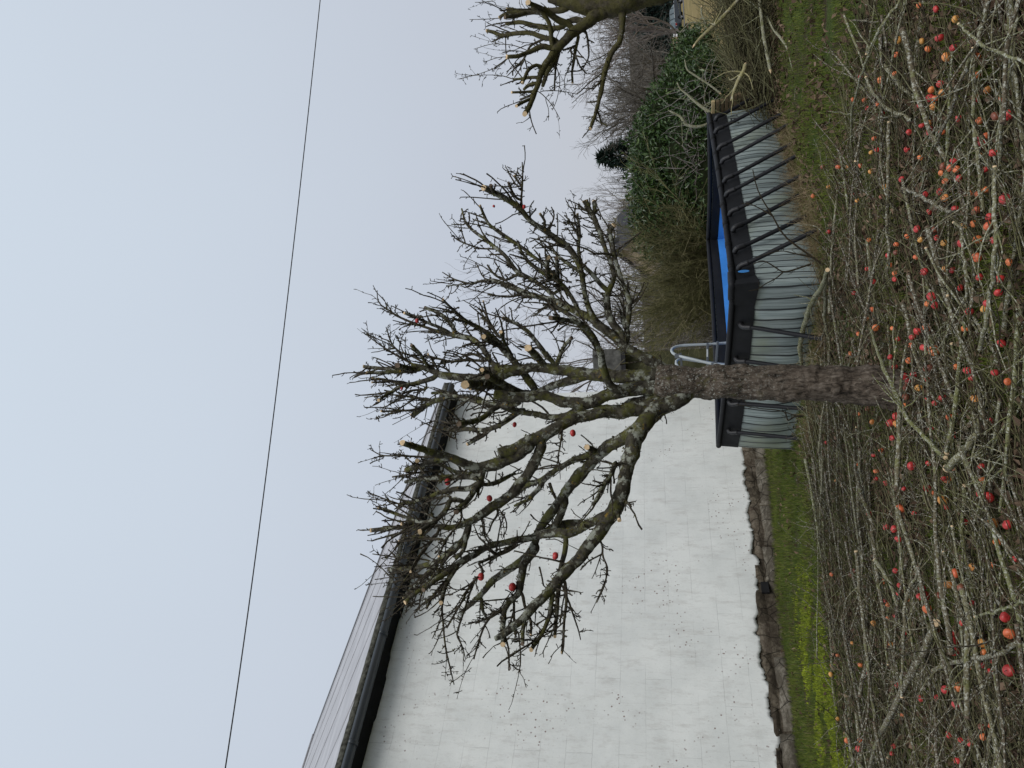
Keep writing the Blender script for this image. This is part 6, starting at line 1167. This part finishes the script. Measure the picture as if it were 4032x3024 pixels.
# bare trees
def bare_tree(name, label, px, py, y, hgt, spread, seed, mt, levels=5, trunk_r=.12, dens=1.0, upb=.06, cat='tree', zb=None, lean=(0, 0), rmin=.004, kids=(3, 5), split=False):
    r = np.random.default_rng(seed); c = aty(px, py, y); z0 = float(gz(c[0], c[1])) if zb is None else zb; T = empty(name, (c[0], c[1], z0)); tag(T, label, cat)
    P = [np.array([[c[0], c[1], z0]])]; W = walk(np.array([[c[0], c[1], z0-.1]]), np.array([[lean[0], lean[1], 1.]]), np.array([hgt*.5]), 10, .05, 0, r)
    tb_ = Batch(); tb_.tubes(W, (trunk_r*np.linspace(1, .5, 10))[None], 9, np.array([.35])); parented(tb_.build('trunk', mt), T)
    cur = W; R = np.full(1, trunk_r*.6); Bt = Batch(); Lc = np.array([hgt*.5])
    for lv in range(1, levels+1):
        kk = int(r.integers(*kids)) if lv > 1 else 9
        par = np.repeat(np.arange(len(cur)), int(kk*dens) if lv > 1 else 9); m_ = len(par); q = r.integers(3 if lv == 1 else 2, 10, m_)
        tg = cur[par, np.minimum(q+1, 9)]-cur[par, q-1]; tg /= np.linalg.norm(tg, axis=1, keepdims=True)+1e-9
        D = tg+r.normal(0, spread, (m_, 3)); D[:, 2] += upb; L_ = Lc[par]*r.uniform(.45, .8, m_)*(.95 if lv > 1 else 1.1); rr_ = np.maximum(R[par]*r.uniform(.45, .7, m_), rmin)
        nw = walk(cur[par, q], D, L_, 10, .12, upb*.3, r); Bt.tubes(nw, rr_[:, None]*np.linspace(1, .5, 10), 5 if lv < 3 else 3, r.beta(2, 2, m_)); cur, R, Lc = nw, rr_, L_
        if len(cur) > 2600: sel = r.choice(len(cur), 2600, replace=False); cur, R, Lc = cur[sel], R[sel], Lc[sel]
    parented(tag(Bt.build('crown', mt), kind='stuff'), T); return T
bare_tree('bare_tree', 'dense tangled bare tree behind the lower limb of the right-hand pruned tree', 2680, 330, 33, 5.6, .55, 31, M['bare'], 5, .13, 1.0)
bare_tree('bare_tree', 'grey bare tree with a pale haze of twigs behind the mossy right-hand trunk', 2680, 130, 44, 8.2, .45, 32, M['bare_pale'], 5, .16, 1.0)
bare_tree('bare_tree', 'bare crooked tree between the dark conifer and the tangled tree', 2680, 440, 31, 5.2, .6, 33, M['bare'], 5, .11, 1.0)
bare_tree('bare_tree', 'tangled bare tree just in front of the dark conifer', 2680, 560, 30, 3.6, .6, 34, M['bare'], 5, .10, 1.0)
bare_tree('bare_tree', 'low tangled bush with red leaf remnants above the hedge', 2660, 660, 27, 3.0, .6, 35, M['bare'], 5, .07, .9, cat='tree')
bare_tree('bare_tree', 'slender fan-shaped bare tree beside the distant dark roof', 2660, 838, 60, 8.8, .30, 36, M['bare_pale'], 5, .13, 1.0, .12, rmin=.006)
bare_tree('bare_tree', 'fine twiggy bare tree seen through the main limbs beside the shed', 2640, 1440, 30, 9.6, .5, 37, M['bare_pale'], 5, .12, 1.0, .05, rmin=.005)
bare_tree('bare_tree', 'bare bush beside the corner of the white house wall', 2640, 1530, 27, 5.8, .5, 38, M['bare'], 5, .09, 1.0, .05, rmin=.005)
bare_tree('bare_tree', 'thin bare tree behind the top of the olive-brown shrub', 2650, 1200, 32, 7.6, .5, 39, M['bare'], 5, .10, 1.0, .04, rmin=.005)
bare_tree('bare_tree', 'small bare tree behind the right part of the olive-brown shrub', 2650, 1010, 40, 5.4, .5, 40, M['bare_pale'], 5, .10, 1.0, .04, rmin=.005)
bare_tree('bare_tree', 'dark bare tree leaning over the brown mound at the right', 2690, 230, 36, 5.2, .6, 41, M['bare'], 5, .11, 1.0, .04, rmin=.005)
# conifers
def conifer(label, px, py, y, hgt, rad, seed, mt, n=3000, nm='conifer'):
    r = np.random.default_rng(seed); c = aty(px, py, y); z0 = float(gz(c[0], c[1])); T = empty(nm, (c[0], c[1], z0)); tag(T, label, 'tree')
    V, Q = tubes(np.array([[(c[0], c[1], z0-.1), (c[0], c[1], z0+hgt*.5), (c[0], c[1], z0+hgt)]]), np.array([[.16, .1, .02]]), 7); parented(npmesh('trunk', V, Q, M['bare'], tint=np.full(len(V), .2)), T)
    h = r.uniform(.08, 1, n)**.8; a = r.uniform(0, 2*np.pi, n); whorl = .75+.25*np.sin(h*60+a*2)+.15*r.normal(size=n); rr_ = rad*(1-h)**.8*whorl*r.uniform(.35, 1, n)**.5+.05
    C = np.stack([c[0]+np.cos(a)*rr_, c[1]+np.sin(a)*rr_, z0+h*hgt-rr_*.18], 1); D = np.stack([np.cos(a), np.sin(a), r.normal(.15, .3, n)], 1)+r.normal(0, .35, (n, 3)); S_ = np.cross(D, r.normal(size=(n, 3))); S_ /= np.linalg.norm(S_, axis=1, keepdims=True); s = r.uniform(.12, .34, (n, 1))*rad*.5
    V = np.stack([C-S_*s*.22, C+D*s, C+S_*s*.22], 1).reshape(-1, 3); f_ = npmesh('needles', V, np.arange(3*n).reshape(-1, 3), mt, tint=np.repeat(r.random(n), 3), smooth=False); parented(tag(f_, kind='stuff'), T)
conifer('dark blue-green conifer standing above the bare trees against the sky', 2660, 585, 48, 6.4, 2.6, 3, M['conifer'])
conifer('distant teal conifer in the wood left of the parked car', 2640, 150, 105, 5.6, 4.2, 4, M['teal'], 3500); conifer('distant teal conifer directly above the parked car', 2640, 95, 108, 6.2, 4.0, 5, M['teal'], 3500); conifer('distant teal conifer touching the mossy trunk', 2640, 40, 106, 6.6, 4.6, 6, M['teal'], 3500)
# wood behind the road: thin stems and brown undergrowth nobody could count
Bt = Batch(); m_ = 1500; x = rng.uniform(-40, 78, m_); y = rng.uniform(104, 150, m_); z = np.where(y > 112, hz(x, np.maximum(y, 112)), gz(x, y)); W = walk(np.stack([x, y, z], 1), np.stack([rng.normal(0, .05, m_), rng.normal(0, .05, m_), np.ones(m_)], 1), rng.uniform(4, 8.5, m_), 6, .04); Bt.tubes(W, rng.uniform(.04, .10, (m_, 1))*np.linspace(1, .4, 6), 4)
k = rng.integers(0, m_, 16000); q = rng.integers(1, 6, 16000); W2 = walk(W[k, q], rng.normal(size=(16000, 3))+np.array([0, 0, .5]), rng.uniform(.6, 2.2, 16000), 5, .2); Bt.tubes(W2, np.broadcast_to(np.linspace(.03, .015, 5), (16000, 5)), 3)
wdm = Bt.build('far_wood', M['bare']); tag(wdm, kind='stuff')
Bt = Batch(); m_ = 9000; x = rng.uniform(-60, 75, m_); y = rng.uniform(101, 118, m_); z = gz(x, y); W = walk(np.stack([x, y, z], 1), rng.normal(size=(m_, 3))+np.array([0, 0, 1.4]), rng.uniform(.5, 1.9, m_), 5, .2); Bt.tubes(W, np.broadcast_to(np.linspace(.035, .015, 5), (m_, 5)), 3, rng.random(m_)*.5)
un = Bt.build('undergrowth', M['bare']); tag(un, kind='stuff')
# hedge row behind the field (left part, behind shrub)
Bt = Batch(); m_ = 7000; x = rng.uniform(-14, 16, m_); y = rng.normal(46, 1.2, m_); z = gz(x, y); W = walk(np.stack([x, y, z], 1), rng.normal(size=(m_, 3))*.5+np.array([0, 0, 1.2]), rng.uniform(.5, 2.1, m_), 5, .15); Bt.tubes(W, np.broadcast_to(np.linspace(.018, .008, 5), (m_, 5)), 3)
un = Bt.build('field_hedge', M['bare']); tag(un, kind='stuff')

# road and verge by the parked car
def strip(name, pts, wdt, dz, mt):
    P = resample(np.array(pts, float), 30); T_ = np.gradient(P, axis=0); T_ /= np.linalg.norm(T_, axis=1, keepdims=True); Nn = np.c_[-T_[:, 1], T_[:, 0]]
    V = []
    for p, n_ in zip(P, Nn):
        for s in (-.5, .5): q = p+n_*wdt*s; V.append((q[0], q[1], float(gz(q[0], q[1]))+dz))
    i = np.arange(29); Q = np.stack([2*i, 2*i+1, 2*i+3, 2*i+2], 1); o = npmesh(name, np.array(V), Q, mt); tag(o, kind='structure'); return o
CARD = 92.0
def agz(px, py, d): 
    p = aty(px, py, d); return np.array([p[0], p[1], float(gz(p[0], p[1]))])
cp = agz(2680, 62, 88.0)
strip('road', [(-70, 84), (0, 84.5), (cp[0], 85.3), (cp[0]+60, 85)], 5.0, .03, simple('wet_asphalt', (.17, .165, .17), .35, .5, .2, .5))
M['carpaint'] = simple('dark_blue_grey_car_paint', (.018, .024, .032), .25, .6, .1, 2); M['glass'] = simple('car_glass', (.09, .12, .13), .08, .8, .3, 1); M['tyre'] = simple('tyre_rubber', (.012, .012, .012), .8, .2, .2, 9); M['hub'] = simple('wheel_rim', (.12, .12, .125), .35, .6, .1, 9); M['rlight'] = simple('red_lamp', (.35, .02, .015), .3, .5, .1, 9); M['wlight'] = simple('clear_lamp', (.7, .7, .68), .3, .5, .1, 9); M['chrome'] = simple('pale_trim', (.45, .47, .48), .3, .6, .1, 9)
def car(loc, rz):
    T = empty('parked_car', loc, rz); tag(T, 'dark blue-grey estate car parked by the road at the top right edge', 'car')
    # side profile (x forward, z up), lofted over y
    prof = [(-2.25, .35), (-2.28, .62), (-2.22, .92), (-2.1, 1.0), (-1.2, 1.02), (0, 1.03), (.95, 1.0), (1.6, .92), (2.15, .78), (2.25, .55), (2.2, .32)]
    V = []; ys = [-.88, -.84, .84, .88]; n = len(prof)
    for yv in ys:
        for x_, z_ in prof: V.append((x_*(1 if abs(yv) < .86 else .985), yv, z_-(.0 if abs(yv) < .86 else .05)))
    Q = [[a*n+i, a*n+i+1, (a+1)*n+i+1, (a+1)*n+i] for a in range(3) for i in range(n-1)]
    npmesh('body', np.array(V), [np.array(Q), np.array([list(range(n))]), np.array([list(range(3*n, 4*n))][0][::-1])[None], np.array([[0, n, 2*n, 3*n, 4*n-1, 3*n-1, 2*n-1, n-1]])], M['carpaint'], T, smooth=False)
    cab = [(-2.05, 1.0), (-1.8, 1.42), (-1.4, 1.50), (-.2, 1.52), (.35, 1.44), (1.1, 1.01)]
    V = [];
    for yv, k_ in ((-.80, 0), (-.62, 1), (.62, 1), (.80, 0)):
        for x_, z_ in cab: V.append((x_, yv if z_ < 1.1 else math.copysign(.62, yv), z_))
    n = len(cab); Vg = [(x_, s*(.82 if z_ < 1.1 else .64), z_) for s in (-1, 1) for x_, z_ in cab]
    npmesh('window_glass', np.array(Vg), [np.array([[i, i+1, n+i+1, n+i] for i in range(n-1)]), np.array([list(range(n))]), np.array([list(range(n, 2*n))[::-1]])], M['glass'], T, smooth=False)
    Vr = [(x_, s*.60, z_+.012) for s in (-1, 1) for x_, z_ in cab[1:5]]; npmesh('roof', np.array(Vr+[(a, b, c-.03) for a, b, c in Vr]), np.array([[0, 1, 5, 4], [1, 2, 6, 5], [2, 3, 7, 6], [8, 9, 1, 0], [9, 10, 2, 1], [10, 11, 3, 2], [4, 5, 13, 12], [5, 6, 14, 13], [6, 7, 15, 14]]), M['carpaint'], T, smooth=False)
    for x_ in (-1.35, -.45, .45):
        for s in (-1, 1):
            bm = bmesh.new(); bx(bm, (0, 0, 0), (.07, .05, .46)); o = bmobj('pillar', bm, M['carpaint'], T); o.location = (x_, s*.74, 1.24); o.rotation_euler = (s*.38, 0, 0)
    for s in (-1, 1):
        bm = bmesh.new(); bx(bm, (0, s*.895, .99), (2.9, .02, .035)); bmobj('side_trim', bm, M['chrome'], T)
        bm = bmesh.new(); bx(bm, (-2.22, s*.72, .86), (.14, .26, .17)); bmobj('tail_light', bm, M['rlight'], T, bevel=.01)
        bm = bmesh.new(); bx(bm, (-2.24, s*.6, .86), (.12, .08, .12)); bmobj('reversing_light', bm, M['wlight'], T, bevel=.01)
        bm = bmesh.new(); bx(bm, (2.16, s*.66, .68), (.14, .3, .14)); bmobj('headlight', bm, M['wlight'], T, bevel=.01)
        bm = bmesh.new(); bx(bm, (.95, s*.98, 1.02), (.14, .18, .12)); bmobj('wing_mirror', bm, M['carpaint'], T, bevel=.02)
        for x_ in (-1.35, 1.35):
            V, Q = tubes(np.array([[(x_, s*.90, .32), (x_, s*.68, .32)]]), np.array([[.32, .32]]), 20); nn = 20
            wh = npmesh('wheel', V, [Q, np.array([list(range(nn))]), np.array([list(range(nn, 2*nn))[::-1]])], M['tyre'], T)
            V, Q = tubes(np.array([[(x_, s*.915, .32), (x_, s*.89, .32)]]), np.array([[.2, .21]]), 14); npmesh('rim', V, [Q, np.array([list(range(14))])], M['hub'], wh)
    bm = bmesh.new(); bx(bm, (-2.29, 0, .78), (.02, .5, .11)); bmobj('number_plate', bm, M['chrome'], T)
    return T
car(tuple(cp+np.array([0, 0, .03])), math.radians(28))
# trailer with pale sacks, and a wooden crate, beside the car
M['white'] = simple('white_plastic', (.66, .66, .66), .6, .3, .15, 3)
tp = agz(2680, 137, 87.0); T = empty('small_trailer', tuple(tp)); tag(T, 'small low trailer standing just left of the parked car', 'trailer')
bm = bmesh.new(); bx(bm, (0, 0, .35), (1.0, .9, .10)); bx(bm, (0, .42, .45), (1.0, .05, .3)); parented2 = bmobj('bed', bm, M['tyre'], T)
for s in (-1, 1): V, Q = tubes(np.array([[(0, s*.5, .22), (0, s*.38, .22)]]), np.array([[.22, .22]]), 14); npmesh('wheel', V, [Q, np.array([list(range(14))]), np.array([list(range(14, 28))[::-1]])], M['tyre'], T)
for i_ in range(3):
    bm = bmesh.new(); bx(bm, (0, 0, 0), (.9, .7, .26)); o = bmobj('white_sack', bm, M['white'], bevel=.05, smooth=True); o.location = (tp[0]+.03*i_, tp[1], tp[2]+.54+.28*i_); tag(o, ['lowest white sack of three on the small trailer', 'middle white sack of three on the small trailer', 'top white sack of three on the small trailer'][i_], 'sack')
kp_ = agz(2680, 166, 86.0); T = empty('wooden_crate', tuple(kp_)); tag(T, 'slatted grey wooden crate raised on feet left of the white sacks', 'crate')
for i_ in range(5): bm = bmesh.new(); bx(bm, (-.55+.27*i_, 0, .95), (.2, .08, .8)); bmobj('slat', bm, M['board2'], T)
bm = bmesh.new(); bx(bm, (0, .3, .95), (1.3, .5, .7)); bmobj('box', bm, M['board'], T)
for s in (-.5, .5): bm = bmesh.new(); bx(bm, (s, .2, .28), (.12, .4, .56)); bmobj('foot', bm, M['board'], T)
# brown mound behind the hedge end
mp_ = agz(2690, 262, 62); bm = bmesh.new(); bmesh.ops.create_icosphere(bm, subdivisions=5, radius=1, matrix=Matrix.Diagonal((3.0, 2.0, 1.5, 1)))
for v in bm.verts: v.co *= 1+.18*mnoise.noise(tuple(v.co*.9))+.06*mnoise.noise(tuple(v.co*4))
o = bmobj('leaf_mound', bm, simple('red_brown_leaf_mound', (.10, .055, .045), .95, .05, .5, 3, .1), smooth=True, loc=tuple(mp_)); tag(o, 'rounded red-brown mound of leaves left of the crate and road', 'mound')
# wooden post by the field edge
a = gnd(2790, 130); pt = aty(2672, 147, a[1]); o = pipe('wooden_post', np.array([a-Zu*.1, (a+pt)/2, pt]), .07, M['board'], sides=8); tag(o, 'brown wooden post standing in the tan field left of the car', 'post')
# distant houses
def far_house(name, label, px, py, d, Wd, Dp, eave, ridge, rz, wallm, roofm):
    c = agz(px, py, d); T = empty(name, tuple(c), rz); tag(T, label, 'house'); w2, d2 = Wd/2, Dp/2
    V = [(-w2, -d2, -.5), (w2, -d2, -.5), (w2, d2, -.5), (-w2, d2, -.5), (-w2, -d2, eave), (w2, -d2, eave), (w2, d2, eave), (-w2, d2, eave), (-w2, 0, ridge), (w2, 0, ridge)]
    npmesh('wall', np.array(V), [np.array([[0, 1, 5, 4], [1, 2, 6, 5], [2, 3, 7, 6], [3, 0, 4, 7]]), np.array([[5, 6, 9], [7, 4, 8]])], wallm, T, smooth=False)
    sl_ = (ridge-eave)/d2; o_ = .35; V = []
    for x_ in (-w2-o_, w2+o_):
        for yy_, zz_ in ((-d2-o_, eave-o_*sl_), (0, ridge), (d2+o_, eave-o_*sl_)): V += [(x_, yy_, zz_+.03), (x_, yy_, zz_+.18)]
    npmesh('roof', np.array(V), np.array([[1, 7, 9, 3], [3, 9, 11, 5], [0, 2, 8, 6], [2, 4, 10, 8], [0, 1, 3, 2], [2, 3, 5, 4], [6, 8, 9, 7], [8, 10, 11, 9], [0, 6, 7, 1], [4, 5, 11, 10]]), roofm, T, smooth=False)
    return T
M['cream'] = simple('cream_render', (.42, .34, .24), .9, .1, .2, 2); M['slate'] = simple('dark_slate_roof', (.035, .035, .04), .8, .2, .3, 3); M['concrete2'] = simple('rough_grey_sheet', (.10, .10, .095), .95, .1, .55, 5, .03)
fh = far_house('house', 'distant cream house with dark slate roof half hidden by the shrub and hedge', 2640, 905, 52, 4.6, 4.0, 3.6, 5.6, math.radians(50), M['cream'], M['slate'])
bm = bmesh.new(); bx(bm, (-1.0, -.1, 5.7), (.35, .35, .9)); bmobj('chimney', bm, M['slate'], fh)
for x_ in (-1.0, .3): bm = bmesh.new(); bx(bm, (x_, -2.01, 2.6), (.7, .04, .8)); w_ = bmobj('window', bm, M['white'], fh); bm = bmesh.new(); bx(bm, (x_, -2.03, 2.6), (.6, .04, .7)); bmobj('pane', bm, M['glass'], w_)
# shed with rough sheet wall behind the crotch of the tree
sp_ = aty(2640, 1425, 24.0); T = empty('garden_shed', (sp_[0], sp_[1], float(gz(sp_[0], sp_[1])))); tag(T, 'old shed with rough grey mottled upper wall and dark eave strip behind the tree fork', 'shed')
bm = bmesh.new(); b1, b2 = aty(2332, 1378, 24), aty(2450, 1468, 24); cz = (b1[2]+b2[2])/2; bx(bm, ((b1[0]+b2[0])/2, 25, cz), (abs(b2[0]-b1[0]), 2, abs(b1[2]-b2[2]))); o = bmobj('upper_wall', bm, M['concrete2'], bevel=.02); parented(o, T)
bm = bmesh.new(); bx(bm, ((b1[0]+b2[0])/2, 24.95, b2[2]-.06), (abs(b2[0]-b1[0])+.1, 2.1, .12)); parented(bmobj('eave_strip', bm, M['dark']), T)
bm = bmesh.new(); zl = T.location.z; bx(bm, ((b1[0]+b2[0])/2-.1, 25.1, (zl+b2[2]-.12)/2), (abs(b2[0]-b1[0])-.1, 1.8, b2[2]-.12-zl)); parented(bmobj('lower_wall', bm, simple('mossy_dark_boards', (.06, .062, .035), .9, .1, .5, 3, .02)), T)
# ground cover under the broom
